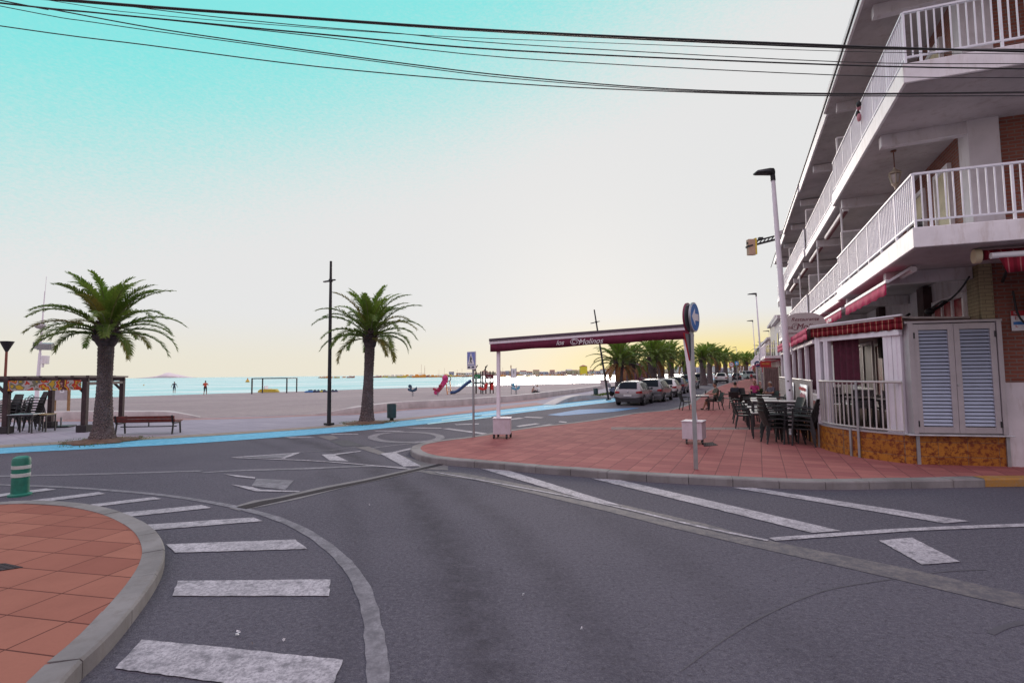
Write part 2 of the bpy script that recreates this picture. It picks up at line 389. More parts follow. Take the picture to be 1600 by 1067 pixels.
# sand / paving edge
se = smoothpath(zz([(-700, 690), (-300, 673), (-40, 659), (60, 656.5), (200, 655.5), (312, 653.5), (400, 651.5), (487, 648), (560, 646), (620, 640), (720, 634), (820, 625.5), (910, 613), (945, 607)]), 4)
se += [se[-1]+dirS*d for d in (20, 60, 110, 300, 400)]
def resample(p, n):
    Ls = [0]
    for i in range(1, len(p)): Ls.append(Ls[-1]+(p[i]-p[i-1]).length)
    out = []; j = 0
    for k in range(n):
        t = Ls[-1]*k/(n-1)
        while j < len(p)-2 and Ls[j+1] < t: j += 1
        u = (t-Ls[j])/max(1e-6, Ls[j+1]-Ls[j]); out.append(p[j].lerp(p[j+1], min(1, u)))
    return out
N = 70
a, b = resample(se, N), resample(wl, N)
sd = MB(); rows = []
from mathutils import noise as mn
for t in (0, .04, .1, .2, .3, .4, .5, .6, .7, .8, .88, .95, 1, 1.12):
    row = []
    for p, q in zip(a, b):
        v = p.lerp(q, t) if t <= 1 else q+(q-p)*(t-1)
        v.z = .018-.3*max(0, t)**1.3 if t <= 1 else -.9
        if .06 < t < .93: v.z += .05*mn.noise((v.x*.4, v.y*.4, 0))*min(1, t*4)
        row.append(v)
    rows.append(row)
for i in range(len(rows)-1): sd.strip(rows[i], rows[i+1])
SAND = m_sand()
struct(sd.build('beach_sand', SAND, smooth=180))
bm_ = MB(); bm_.strip([p+Vector((0, 0, .004-p.z-.3+.045)) for p in resample(b, N)], [q+(q-p).normalized()*.9+Vector((0, 0, -q.z-.3+.03)) for p, q in zip(a, b)])
# promenade sheet
pr = MB(); po = [p for p in lane_out]+far_out
pr.strip(up(resample(po, N), .012), up([p+(q-p).normalized()*.8 for p, q in zip(a, b)], .012))
PROM = m_tiles('promenade_slab', (.33, .305, .36), (.365, .335, .39), (.25, .23, .27), 1.2, .6, radians(38), .012)
struct(pr.build('promenade', PROM))
# pinkish and tan bands laid in the promenade
bd = MB()
def band(p0, d0, d1, z, m=0, i0=0, i1=None):
    q = p0[i0:i1]; L = offs(q, -d0); R = offs(q, -d1)
    bd.strip([(x, y, z) for x, y in L], [(x, y, z) for x, y in R], m)
band(lane_out, .0, .85, .016)
band(se[8:46], -.1, -1.0, .0165, 1)
struct(bd.build('promenade_border', [m_tiles('tan_border_tile', (.3, .255, .215), (.33, .28, .235), (.2, .17, .15), .4, .4, radians(45)), m_tiles('pink_border_tile', (.4, .25, .235), (.43, .28, .26), (.28, .2, .2), .4, .4, radians(45))]))
pe = MB(); band_ = zz([(380, 664), (470, 661), (640, 652), (720, 643), (840, 629.5), (862, 632), (760, 644), (640, 657.5)], .0205)
pe.poly(zz([(602, 659.5), (660, 651), (735, 640.5), (838, 629), (850, 631.5), (738, 644.5)], .0205))
struct(pe.build('promenade_pink_patch', MATS['pink_border_tile']))

# asphalt: one sheet for the street, the junction and everything behind the camera
rd = MB()
lo = [p.copy() for p in lane_out]+far_out
push = [(p.x-.3, p.y+.3, 0) for p in lo]
rd.poly([(-60, -70, 0), (500, -70, 0), (620, 560, 0)]+push[::-1]+[(-60, push[0][1], 0)])
ASPH = m_asphalt()
struct(rd.build('road', ASPH))
gr = MB(); gr.poly([(-60, -70, -.05), (-60, -9000, -.05), (20000, -9000, -.05), (20000, 3000, -.05), (620, 560, -.05), (500, -70, -.05)])
struct(gr.build('ground', mat('dry_earth', (.3, .25, .2), .95, 0, .2, .05, .3, 2)))
# cycle lane
LANEM = m_paint('blue_lane_paint', (.05, .34, .56), .7, (.28, .6, .74), .38, .66)
ln = MB(); ln.strip(up(lane_out, .008), up(lane_in, .008))
e0, e1 = lane_out[-1], lane_in[-1]
ln.strip([(e0.x, e0.y, .008)]+[(p.x, p.y, .008) for p in far_out], [(e1.x, e1.y, .008)]+[(p.x+1.1, p.y-.5, .008) for p in far_out])
struct(ln.build('cycle_lane', LANEM))
cl = MB()
for aa in ([(690, 655.5), (752, 648.5), (753, 650), (690, 657.5)], [(668, 661), (768, 651), (768, 652), (668, 662.8)], [(650, 655.5), (735, 647.2), (735, 648.4), (650, 657)],
           [(740, 649.5), (840, 637.8), (840, 638.8), (740, 651)], [(850, 634.5), (958, 623.5), (958, 624.3), (850, 635.8)]):
    cl.poly(zz(aa, .0125))
struct(cl.build('lane_stripe', m_paint('pale_cyan_paint', (.45, .75, .8), .35)))
pb = MB(); pb.poly(zz([(855, 648), (905, 639.6), (1000, 637), (960, 643), (875, 649.5)], .009))
struct(pb.build('blue_bay_marking', m_paint('bay_blue_paint', (.08, .25, .5), .6)))

# road markings (px -> ground), each layer a few mm above the last
WP = m_paint('worn_white_paint', (.52, .48, .52), .8, (.085, .078, .094), .42, .64)
WF = m_paint('faded_white_paint', (.27, .25, .28), .92, (.11, .1, .118), .34, .62)
def rough(p, amp=.006, st=.06):
    """the ragged outline of hand-laid, worn paint"""
    out = []
    for i in range(len(p)):
        a, b = p[i], p[(i+1) % len(p)]; L_ = (b-a).length; nn = max(1, min(60, int(L_/st))); d = (b-a).normalized() if L_ else Vector((1, 0, 0)); nv = Vector((d.y, -d.x, 0))
        for k in range(nn): out.append(a+(b-a)*(k/nn)+(nv*random.uniform(-amp, amp) if k else Vector((0, 0, 0))))
    return out
mk = MB(); fd = MB()
def z8(p, ox=0, oy=680, k=2.2857): return [(x/k+ox, y/k+oy) for x, y in p]
def z9(p): return z8(p, 600, 680, 1.6)
def z1(p): return z8(p, 340, 660, 4.444)
def z2(p): return z8(p, 520, 620, 3.636)
for q in ([(505, 728), (870, 763), (1225, 800), (1170, 935), (840, 888), (412, 830)], [(635, 518), (1180, 513), (1175, 572), (615, 572)],
          [(593, 388), (1055, 371), (1097, 404), (625, 418)], [(497, 320), (905, 292), (940, 305), (535, 338)], [(357, 283), (720, 248), (755, 258), (420, 294)],
          [(185, 262), (545, 220), (578, 226), (240, 266)], [(-200, 270), (350, 202), (378, 208), (-200, 284)], [(-240, 238), (165, 189), (200, 193), (-240, 249)]):
    mk.poly(rough(zz(z8(q), .009)))
for q in ([(870, 130), (920, 130), (1465, 214), (1400, 219)], [(518, 107), (590, 111), (1142, 238), (1070, 243)], [(240, 82), (310, 87), (600, 177), (510, 162)],
          [(1237, 262), (1320, 255), (1440, 315), (1345, 322)]): mk.poly(rough(zz(z9(q), .009)))
def line(pts, wds, mb, z=.006, k=5):
    p = smoothpath([Z(x, y, z) for x, y in pts], k); nn = len(p); L, Rr = [], []
    for i in range(nn):
        t = i/(nn-1)*(len(wds)-1); j = min(int(t), len(wds)-2); wd = wds[j]+(wds[j+1]-wds[j])*(t-j)
        wd *= random.uniform(.88, 1.12); d = (p[min(i+1, nn-1)]-p[max(i-1, 0)]).normalized(); nv = Vector((d.y, -d.x, 0))*wd/2
        L.append(p[i]-nv); Rr.append(p[i]+nv)
    mb.strip(L, Rr)
line(z8([(-200, 165), (0, 176), (200, 183), (400, 196), (600, 215), (790, 245), (900, 270), (1000, 300), (1100, 347), (1200, 420), (1270, 500), (1315, 600), (1340, 740), (1352, 900), (1340, 1100)]), [.1, .11, .12, .13, .14, .15, .15], fd)
line(z8([(-100, 148), (300, 139), (600, 130), (720, 127)]), [.16, .16], fd)
line(z8([(720, 133), (860, 125), (1100, 118), (1300, 110), (1450, 114)]), [.1, .2, .2, .12], fd, .0065)
line(z9([(970, 259), (1150, 246), (1350, 233), (1700, 220)]), [.12, .12], mk, .0095)
line(z1([(100, 242), (450, 255), (720, 268), (1000, 290), (1340, 322)]), [.07, .08, .08], mk, .0125)
mk.poly(zz(z1([(105, 240), (580, 206), (465, 250), (440, 248), (520, 215), (160, 240)]), .0085))
fd.poly(zz(z1([(170, 240), (520, 216), (440, 247)]), .0085))
mk.poly(zz(z1([(722, 222), (800, 217), (910, 268), (780, 264)]), .0085))
mk.poly(zz(z1([(800, 217), (1000, 195), (985, 202), (815, 224)]), .0095))
mk.poly(zz(z1([(1130, 215), (1230, 203), (1415, 302), (1290, 303)]), .0085))
mk.poly(zz(z1([(1200, 208), (1340, 176), (1345, 186), (1225, 213)]), .0095))
fd.poly(zz(z1([(270, 388), (530, 400), (470, 465), (235, 440)]), .0085))
mk.poly(zz(z1([(90, 428), (240, 446), (300, 465), (575, 474), (560, 482), (260, 475)]), .0105))
mk.poly(zz(z1([(40, 355), (260, 378), (260, 388), (130, 375)]), .0105))
line(z1([(1070, 178), (1250, 155), (1500, 130), (1610, 118)]), [.12, .1], fd)
line(z1([(580, 205), (800, 190), (960, 170)]), [.07, .07], fd)
# painted ring and dashes before the crossing
c0 = [(635+53*cos(t), 682.8-8*sin(t)) for t in [2*pi*k/40 for k in range(41)]]
line(c0, [.3, .3], fd, .007, 1)
for q in ([(460, 101), (640, 100), (680, 104), (500, 107)], [(780, 78), (970, 78), (980, 82), (800, 83)], [(1080, 56), (1260, 57), (1300, 62), (1100, 60)], [(1290, 34), (1540, 36), (1570, 41), (1380, 40)]):
    mk.poly(zz(z1(q), .009))
for q in ([(620, 180), (660, 178), (880, 207), (850, 212)], [(690, 155), (830, 150), (830, 156), (700, 159)], [(1110, 188), (1400, 150), (1425, 152), (1130, 192)], [(1080, 178), (1230, 155), (1260, 157), (1100, 181)],
          [(1290, 138), (1330, 141), (1325, 146), (1280, 142)], [(1040, 165), (1150, 150), (1180, 152), (1060, 170)], [(960, 130), (1060, 118), (1090, 121), (980, 134)], [(1100, 112), (1200, 116), (1180, 120), (1080, 116)]):
    mk.poly(zz(z2(q), .009))
line(z9([(130, 92), (300, 122), (450, 150), (600, 182), (780, 225), (960, 262)]), [.06, .07], mk, .0115)
struct(mk.build('road_marking', WP)); struct(fd.build('faded_road_marking', WF))
# concrete strip across the street and the patch of newer asphalt
cs = MB()
cs.strip(zz(z9([(55, 84), (200, 94), (400, 132), (600, 174), (800, 220), (960, 262), (1300, 330), (1720, 425)]), .0045), zz(z9([(120, 97), (230, 112), (400, 152), (560, 190), (700, 226), (880, 268), (1250, 352), (1720, 462)]), .0045))
struct(cs.build('road_concrete_strip', m_paint('rough_concrete_strip', (.2, .175, .17), .95, (.085, .078, .094), .36, .58)))
pt = MB(); pt.poly(zz(z1([(780, 128), (900, 120), (1020, 163), (870, 166)]), .005))
struct(pt.build('road_asphalt_patch', mat('new_asphalt', (.05, .045, .058), .85, 0, .2, 3, .4, 90)))
pc = MB(); pc.poly(zz(z1([(690, 95), (800, 88), (840, 108), (780, 122)]), .005)); pc.poly(zz(z1([(960, 172), (1050, 166), (1180, 215), (1120, 222)]), .005))
pc.poly(zz(z1([(1250, 220), (1420, 270), (1600, 300), (1600, 330), (1420, 322), (1380, 290)]), .0042))
struct(pc.build('road_worn_patch', m_paint('worn_patch_concrete', (.19, .165, .165), .8, (.12, .105, .115), .4, .6)))
# drain channel set in the asphalt
dr = MB()
t0 = z1([(80, 592), (250, 540), (400, 520), (700, 450), (1000, 395), (1340, 322), (1480, 292), (1620, 262)]); t1 = z1([(150, 610), (340, 575), (560, 530), (880, 450), (1150, 393), (1415, 333), (1560, 296), (1650, 270)])
i0 = z1([(130, 585), (300, 545), (450, 520), (760, 452), (1040, 398), (1362, 326), (1500, 294), (1625, 264)]); i1 = z1([(200, 596), (340, 563), (520, 523), (850, 450), (1110, 396), (1400, 330), (1550, 296), (1645, 268)])
dr.strip(zz(t0, .0055), zz(t1, .0055), 0); dr.strip(zz(i0, .0125), zz(i1, .0125), 1)
struct(dr.build('drain_channel', [m_paint('drain_edge_concrete', (.22, .2, .205), .7, (.13, .118, .13)), m_tiles('drain_grating', (.06, .052, .058), (.075, .062, .07), (.022, .02, .022), .5, .045, radians(30), .012)]))
# tyre scuffs and cracks
tk = MB()
line(z9([(740, 590), (850, 510), (960, 445), (1100, 388), (1260, 360), (1400, 340), (1505, 335)]), [.006, .014, .018, .014, .025], tk, .0035, 6)
line(z9([(1515, 495), (1550, 478), (1600, 466)]), [.05, .06], tk, .0035)
struct(tk.build('road_crack', m_paint('crack_tar', (.052, .046, .058), .95, (.08, .074, .09), .3, .5) if 1 else mat('', (.035, .03, .035), .8, 0, .3, 12, .3)))

# ------------------------------------------------------------------ raised pavements with kerb stones
def kerb(name, path, wid, h, seg, inward):
    """separate kerb stones following the path, one mesh of repeated stone"""
    p = resample(smoothpath(path, 6), 400); Ls = 0; mb = MB(); cur = [p[0]]; acc = 0
    tot = sum((p[i+1]-p[i]).length for i in range(len(p)-1)); nseg = int(tot/seg); q = resample(p, nseg*4+1)
    for s in range(nseg):
        pts = q[s*4:s*4+5]; c = offs(pts, 0); inn = offs(pts, inward*wid); o2 = offs(pts, inward*.018)
        c = [Vector(x).lerp(Vector(c[len(c)//2]), .006) for x in c]
        hh = h+random.uniform(-.004, .004)
        rings = [[(a[0], a[1], -.05), (a[0], a[1], hh-.02), (m_[0], m_[1], hh), (b[0], b[1], hh), (b[0], b[1], -.05)] for a, m_, b in zip(c, o2, inn)]
        e = .004; rings[0] = [tuple(Vector(x).lerp(Vector(y), .015)) for x, y in zip(rings[0], rings[1])]; rings[-1] = [tuple(Vector(x).lerp(Vector(y), .015)) for x, y in zip(rings[-1], rings[-2])]
        mb.loft(rings)
    return struct(mb.build(name, KERBM)), q
rk = zz([(1184, 589), (1146, 597.5), (1110, 610), (1069, 636.5), (990, 649.5), (910, 663), (820, 674), (740, 687.5), (690, 694), (655, 700), (641, 707), (646, 715), (664, 722), (700, 727), (756, 731.5), (830, 738.5), (900, 744), (1000, 752), (1119, 758.5), (1225, 763.5), (1300, 765), (1400, 763.5), (1530, 761), (1620, 760), (1800, 760), (2300, 762)])
_, rp = kerb('kerb', rk, .26, PZ+.006, .75, -1)
inner = offs(rp, -.24)
pv = MB(); pv.poly([(x, y, PZ) for x, y in inner]+[(60, 8, PZ), (70, 90, PZ), (inner[0][0]+14, inner[0][1]+2, PZ)])
PAVE = m_tiles('red_paving', (.275, .092, .093), (.365, .135, .122), (.15, .06, .062), .4, .4, AZ+radians(2), .009, mott=None)
struct(pv.build('pavement', PAVE))
lk = zz([(-900, 820), (-300, 800), (0, 796.5), (44, 794.6), (87.5, 796), (131, 800), (175, 809), (210, 822), (240.6, 842), (256, 868), (255, 894), (240.6, 925), (214, 964), (170.6, 1019), (127, 1062), (80, 1120), (30, 1200), (-80, 1400)])
_, lp = kerb('kerb', lk, .21, PZ+.006, .8, 1)
inner = offs(lp, .195)
pv2 = MB(); pv2.poly([(x, y, PZ) for x, y in inner]+[(-9, -3, PZ), (-40, -3, PZ)])
PAVE2 = m_tiles('orange_red_paving', (.27, .1, .076), (.35, .145, .105), (.1, .035, .03), .62, .42, radians(12), .008)
struct(pv2.build('pavement', PAVE2))
# grey band of tiles crossing the red paving, utility covers
bn = MB(); bn.poly(zz([(955, 667), (1110, 667.5), (1195, 667.5), (1196, 671), (1100, 671), (955, 671)], PZ+.004))
struct(bn.build('pavement_grey_band', m_tiles('grey_band_tile', (.24, .17, .165), (.28, .2, .19), (.17, .11, .11), .4, .4, AZ)))
def cover(px, label, z=PZ):
    mb = MB(); q = zz(px, z+.003); mb.extr([tuple(p) for p in q], (0, 0, .005))
    o = mb.build('manhole_cover', m_tiles('cast_iron_cover', (.07, .055, .06), (.085, .065, .07), (.03, .025, .028), .05, .05, .4, .01))
    tag(o, label, 'manhole cover')
cover([(-40, 884), (8, 880), (36, 886), (-30, 896)], 'dark iron utility cover in the orange paving of the left street corner')
cover([(1098, 692), (1113, 690.5), (1122, 695.5), (1100, 697.5)], 'small dark iron cover in the red paving beside the white planter')
yk = MB(); yq = [p for p in rp if p.x > Z(1534, 761).x and p.y < 12]
yo = offs(yq, .005); yi = offs(yq, -.02); yj = offs(yq, -.24)
yk.strip([(x, y, .004) for x, y in yo], [(x, y, PZ-.01) for x, y in yo]); yk.strip([(x, y, PZ-.01) for x, y in yo], [(x, y, PZ+.0155) for x, y in yi]); yk.strip([(x, y, PZ+.0155) for x, y in yi], [(x, y, PZ+.0155) for x, y in yj])
struct(yk.build('kerb_yellow_paint', m_paint('ochre_kerb_paint', (.42, .2, .03), .5, (.25, .2, .16))))
# soil and grass round the palms
def pit(c, r, nm):
    g = MB(); r0 = []
    for i in range(7):
        t = i/6; r0.append([(c.x+cos(k*pi/12)*r*t*(1+.12*sin(k*2.1)), c.y+sin(k*pi/12)*r*t*(1+.12*cos(k*1.7)), .022+.16*(1-t)**1.5) for k in range(24)])
    g.loft(r0[1:], cap=True); struct(g.build('soil', mat('brown_soil', (.15, .085, .06), .95, 0, .35, 6, .8, 25), smooth=180))
    t = MB()
    for _ in range(520):
        an = random.uniform(0, 2*pi); d = r*random.uniform(.55, 1.3)*(1+.2*sin(an*3+c.x))
        if sin(an*2+c.x*3) < -.2: d *= .9
        x, y = c.x+cos(an)*d, c.y+sin(an)*d; h = random.uniform(.01, .05); q = random.uniform(0, pi); ww = .014
        t.poly([(x-cos(q)*ww, y-sin(q)*ww, .015), (x+cos(q)*ww, y+sin(q)*ww, .015), (x+random.uniform(-.05, .05), y+random.uniform(-.05, .05), h+.02)])
    tag(t.build('grass', m_leaf('grass_blade', (.08, .13, .02), (.13, .17, .03)), recalc=False), kind='stuff')
PALM1 = Z(160, 687, .05); PALM2 = Z(573, 659, .05)
pit(PALM1, 1.05, 'a'); pit(PALM2, .95, 'b')
vg = MB()
for _ in range(1400):
    t = random.random(); p = Z(938, 622, 0)+dirS*t*18+Vector((-.8-random.random()*1.3, .4, 0)); h = random.uniform(.05, .2); q = random.uniform(0, pi); ww = .03
    vg.poly([(p.x-cos(q)*ww, p.y-sin(q)*ww, .015), (p.x+cos(q)*ww, p.y+sin(q)*ww, .015), (p.x+random.uniform(-.05, .05), p.y, h)])
tag(vg.build('grass', MATS['grass_blade'], recalc=False), kind='stuff')

# low concrete bench walls along the sand
def benchwall(pts, tops, label, th=.5):
    p = smoothpath(zz(pts), 4); tp = smoothpath([(x, 0, 0) for x in tops], 4); mb = MB(); L, R = p, offs(p, -th)
    rings = [[(a.x, a.y, -.05), (a.x, a.y, h.x-.03), (a.x*.97+b[0]*.03, a.y*.97+b[1]*.03, h.x), (b[0], b[1], h.x), (b[0], b[1], -.05)] for a, b, h in zip(L, R, tp)]
    mb.loft(rings); o = mb.build('bench_wall', CONC, smooth=30)
    return tag(o, label, 'wall')
benchwall([(486.5, 648.5), (520, 648), (560, 646.5), (620, 640), (670, 637.2), (720, 634.3), (770, 630), (820, 625.5), (865, 619), (910, 612.8), (943, 607)], [.04, .2, .37, .44, .45, .45, .45, .45, .45, .45, .45],
          'long curved pale concrete bench wall between the promenade and the playground sand')
benchwall([(-120, 662), (-40, 659), (60, 657), (150, 656), (215, 655.6), (265, 655), (312, 653.2)], [.42, .42, .42, .42, .4, .36, .06], 'low pale concrete wall with tapering end behind the red bench')
benchwall([(866, 633), (884, 629.5), (905, 626.5), (928, 624.6), (957, 622.3)], [.03, .28, .42, .36, .05], 'short humped concrete wedge beside the blue cycle lane', .8)
# buff block at the end of the long wall
bb = MB(); q = Z(945, 604.5); bb.box((q.x, q.y, .5), (1.2, .9, 1.0), -AZ); bb.box((q.x, q.y, 1.03), (1.3, 1.0, .07), -AZ)
tag(bb.build('concrete_pillar', CONC, bev=.02), 'square pale concrete pillar ending the bench wall beside the black lamp', 'pillar')
# ================================================================== PALMS
LEAF = m_leaf('palm_leaf', (.075, .13, .018), (.14, .19, .03), .4)
LEAF2 = m_leaf('palm_leaf_young', (.13, .22, .03), (.19, .27, .045), .4)
LEAF3 = m_leaf('palm_leaf_yellowing', (.16, .16, .03), (.24, .19, .04), .35)
LEAFD = m_leaf('palm_leaf_dry', (.22, .085, .03), (.3, .13, .04), .25)
RACH = mat('palm_rachis', (.16, .17, .06), .6, 0, .2, 6, .2)
def m_trunk():
    m, t, b, n, l = nt('palm_trunk_bark'); setv(b, .92, 0, .2)
    g = n.new('ShaderNodeTexCoord'); s = n.new('ShaderNodeSeparateXYZ'); l.new(g.outputs['Object'], s.inputs[0])
    ang = mth(n, l, 'ARCTAN2', s.outputs[1], s.outputs[0]); k = n.new('ShaderNodeCombineXYZ')
    l.new(mth(n, l, 'MULTIPLY', ang, 1.1), k.inputs[0]); l.new(mth(n, l, 'MULTIPLY', s.outputs[2], 2.4), k.inputs[1])
    vo = n.new('ShaderNodeTexVoronoi'); vo.inputs['Scale'].default_value = 4.6; l.new(k.outputs[0], vo.inputs['Vector'])
    f = ramp(n, l, vo.outputs['Distance'], .1, .6); v = coords(n, l)
    c = mixc(n, l, f, (.28, .215, .195), (.115, .085, .085))
    c = mixc(n, l, ramp(n, l, noise(n, l, v, 3, 6, .7), .4, .7), c, (.2, .165, .165))
    l.new(c, b.inputs['Base Color'])
    bump(n, l, b, mth(n, l, 'SUBTRACT', noise(n, l, v, 22, 5, .7), mth(n, l, 'MULTIPLY', f, 1.2)), 1, .05); return m
BARK = m_trunk()
BOOT = mat('palm_boot_bark', (.075, .05, .05), .95, 0, .4, 9, .9, 18)
def palm(loc, th, r0, r1, fl, nf, seed, label, step=.045, lean=(0, 0), dead=0, group=None, boss=1.45, fat=1.):
    R = random.Random(seed); rt = root('palm_tree', loc, 0, label, 'palm tree', group)
    tk = MB(); nr = 60; rings = []
    for i in range(nr+1):
        t = i/nr; r = r0*(1-t)**2*.5+r1+(r0*.5-r1*.0)*max(0, .22-t)*1.2
        r = r1*(1.28-.28*min(1, t/.75))+(r0-r1*1.28)*max(0, 1-t*5)**2+.06*r1*sin(t*9)
        r *= 1+.045*(i % 2)
        rings.append([(lean[0]*t+r*cos(2*pi*k/24)*(1+R.uniform(-.035, .035)), lean[1]*t+r*sin(2*pi*k/24)*(1+R.uniform(-.035, .035)), -.05+th*t) for k in range(24)])
    tk.loft(rings); tk.build('trunk', BARK, rt, smooth=180)
    bs = MB(); tx, ty = lean; prof = [(r1*.95, th-.42), (r1*1.25, th-.32), (r1*boss, th-.1), (r1*boss*.98, th+.1), (r1*1.15, th+.3), (r1*.7, th+.55), (r1*.3, th+.75)]
    bs.lathe((tx, ty, 0), prof, 22)
    for _ in range(150):                     # cut leaf bases
        a = R.uniform(0, 2*pi); z = R.uniform(-.3, .45); rr = r1*(boss*(1-.55*abs(z-.03)/.5))
        d = Vector((cos(a), sin(a), .75)); p = Vector((tx, ty, th+z))+Vector((cos(a), sin(a), 0))*rr*.85
        bs.bar(p, p+d*R.uniform(.09, .17), R.uniform(.06, .1), .03)
    bs.build('boss', BOOT, rt, smooth=40)
    cr_ = MB(); ga = pi*(3-sqrt(5))
    top = Vector((tx, ty, th+.35))
    for i in range(nf):
        u = (i+.5)/nf; az = i*ga+R.uniform(-.25, .25)
        el = radians(84-86*u**1.1+R.uniform(-9, 9)); L = fl*(.66+.42*sin(pi*min(1, u*.8+.1)))*R.uniform(.9, 1.08)
        droop = radians(R.uniform(62, 98)*(.62+.45*u)+8); side = R.uniform(-.3, .3)
        mi = 1 if u < (.5 if group else .25) else 0 if R.random() < .93 else 2
        if u > .9 and R.random() < .25: mi = 2
        if dead and u > .78 and R.random() < dead: mi = 3; el -= .5
        pts = []; p = top+Vector((cos(az), sin(az), 0))*r1*(.3+.5*u)-Vector((0, 0, .35*u)); a2 = az; ns = 16
        for s in range(ns+1):
            pts.append(p.copy()); t = s/ns; e = el-droop*t**1.7
            p = p+Vector((cos(a2)*cos(e), sin(a2)*cos(e), sin(e)))*L/ns; a2 += side/ns
        cr_.tube(pts, [.03*(1-.85*s/ns)*fat for s in range(ns+1)], 3, 4, cap=False)
        s = .14
        while s < 1:
            j = min(ns-1, int(s*ns)); q = pts[j].lerp(pts[j+1], s*ns-j); d = (pts[j+1]-pts[j]).normalized()
            h = Vector((-sin(a2), cos(a2), 0)); upv = h.cross(d)*-1 if h.cross(d).z < 0 else h.cross(d)
            ll = fl*.165*(min(1, .35+s*2.2))*(1-max(0, s-.6)*1.5)*R.uniform(.85, 1.15)
            for sg in (-1, 1):
                dd = (h*sg*.72+d*(.62+.35*s)+upv*R.uniform(.05, .42)).normalized()
                w_ = .021*fat*R.uniform(.8, 1.2); o_ = d*w_
                m1 = q+dd*ll*.55; tip = q+dd*ll-Vector((0, 0, ll*R.uniform(.08, .3)))
                b0 = len(cr_.v); cr_.v += [tuple(q-o_), tuple(q+o_), tuple(m1+o_*1.1), tuple(tip), tuple(m1-o_*1.1)]
                cr_.f.append([b0, b0+1, b0+2, b0+4]); cr_.f.append([b0+4, b0+2, b0+3]); cr_.m += [mi, mi]
            s += step/fl*R.uniform(.85, 1.15)
    cr_.build('crown', [LEAF, LEAF2, LEAF3, LEAFD, RACH], rt, recalc=False)
    return rt
palm(PALM1, 3.42, .42, .205, 2.1, 50, 3, 'large date palm with a stout trunk beside the red bench', .04, boss=1.85)
palm(PALM2, 3.62, .36, .2, 2.3, 46, 8, 'date palm beside the tall black lamp post, green bin at its foot', .04, (.12, 0))
# the row beyond the portal
PROW = [((967, 603), 42, 2.35, .3, 2.4, 52, 11, .8, 'leftmost palm of the row, dry brown fronds under its crown'),
        ((985, 600), 47, 2.3, .33, 2.4, 52, 12, .5, 'palm in front of the maroon kiosk'),
        ((1020, 598), 51, 2.9, .4, 2.6, 54, 13, .4, 'palm with a thick trunk right of the maroon kiosk'),
        ((1033, 597), 57, 3.0, .38, 2.6, 54, 14, .1, 'bright green palm standing above the third parked car'),
        ((1049, 596), 64, 3.2, .36, 2.6, 52, 15, .1, 'palm above the dark parked car, last one left of the blue sign'),
        ((1070, 594), 72, 3.0, .34, 2.4, 50, 16, .2, 'palm seen just left of the round blue sign pole'),
        ((1099, 594), 80, 3.7, .4, 2.9, 50, 17, .1, 'palm just right of the triangular sign'),
        ((1109, 592), 92, 4.6, .4, 3.1, 50, 18, .1, 'tallest palm of the row behind the white moving car'),
        ((1121, 592), 104, 4.2, .45, 3.4, 50, 19, .2, 'palm behind the roof of the white moving car'),
        ((1134, 590), 116, 4.4, .45, 3.4, 50, 20, .2, 'palm left of the round speed limit sign'),
        ((1150, 589), 130, 4.2, .45, 3.4, 48, 21, .5, 'palm behind the grey pickup'),
        ((1166, 588), 142, 4.2, .5, 3.8, 48, 22, .6, 'small far palm right of the triangular warning sign'),
        ((1179, 588), 150, 4.6, .5, 3.8, 48, 23, .6, 'last far palm left of the blue arrow sign')]
for (px, py), d, th, r1, fl, nf, sd_, dead, lab in PROW:
    p = D(px, 590, d); palm((p.x, p.y, 0), th+(.45 if d < 66 else .2), r1*1.5, r1, fl, nf, sd_, lab, .075, (random.uniform(-.1, .1), 0), dead, 'palms in the row along the parked cars', 1.35, 1.7)
p = D(1200, 590, 95); palm((p.x, p.y, .1), 5.4, .5, .33, 2.6, 40, 31, 'palm on the building side of the street behind the white lamp posts', .08, (0, 0), 0, None, 1.3, 1.7)

# ================================================================== LAMP POSTS, MAST
def black_lamp(px, py, top, label, tilt=0., h_arm=.88, d=None):
    b = Z(px, py, .02); dd = b.y; H = D(px, top, dd).z
    r = root('street_lamp', b, 0, label, 'street lamp', 'black promenade lamps'); r.rotation_euler = (0, tilt, radians(-35))
    m = MB(); m.box((0, 0, .06), (.3, .3, .08)); m.tube([(0, 0, .08), (0, 0, 1.2), (0, 0, H*.7), (0, 0, H)], [.085, .08, .065, .05], 14); m.build('pole', BLACK, r, smooth=40)
    za = H*h_arm; a = MB(); a.box((-.2, 0, za), (.55, .09, .05)); a.box((.14, 0, za), (.3, .09, .05)); a.cyl((0, 0, za-.06), (0, 0, za+.06), .085); a.build('lamp_arm', BLACK, r, smooth=40, bev=.01)
    k = MB(); k.box((-.3, 0, za-.032), (.26, .07, .012)); k.build('lens', mat('lamp_lens', (.5, .5, .48), .3), r)
    return r
black_lamp(514, 664.5, 409, 'tall black lamp post with a small cross arm left of the second palm')
black_lamp(951, 625, 481, 'leaning black lamp post behind the maroon portal, beside the parked cars', radians(-8.5), .86)
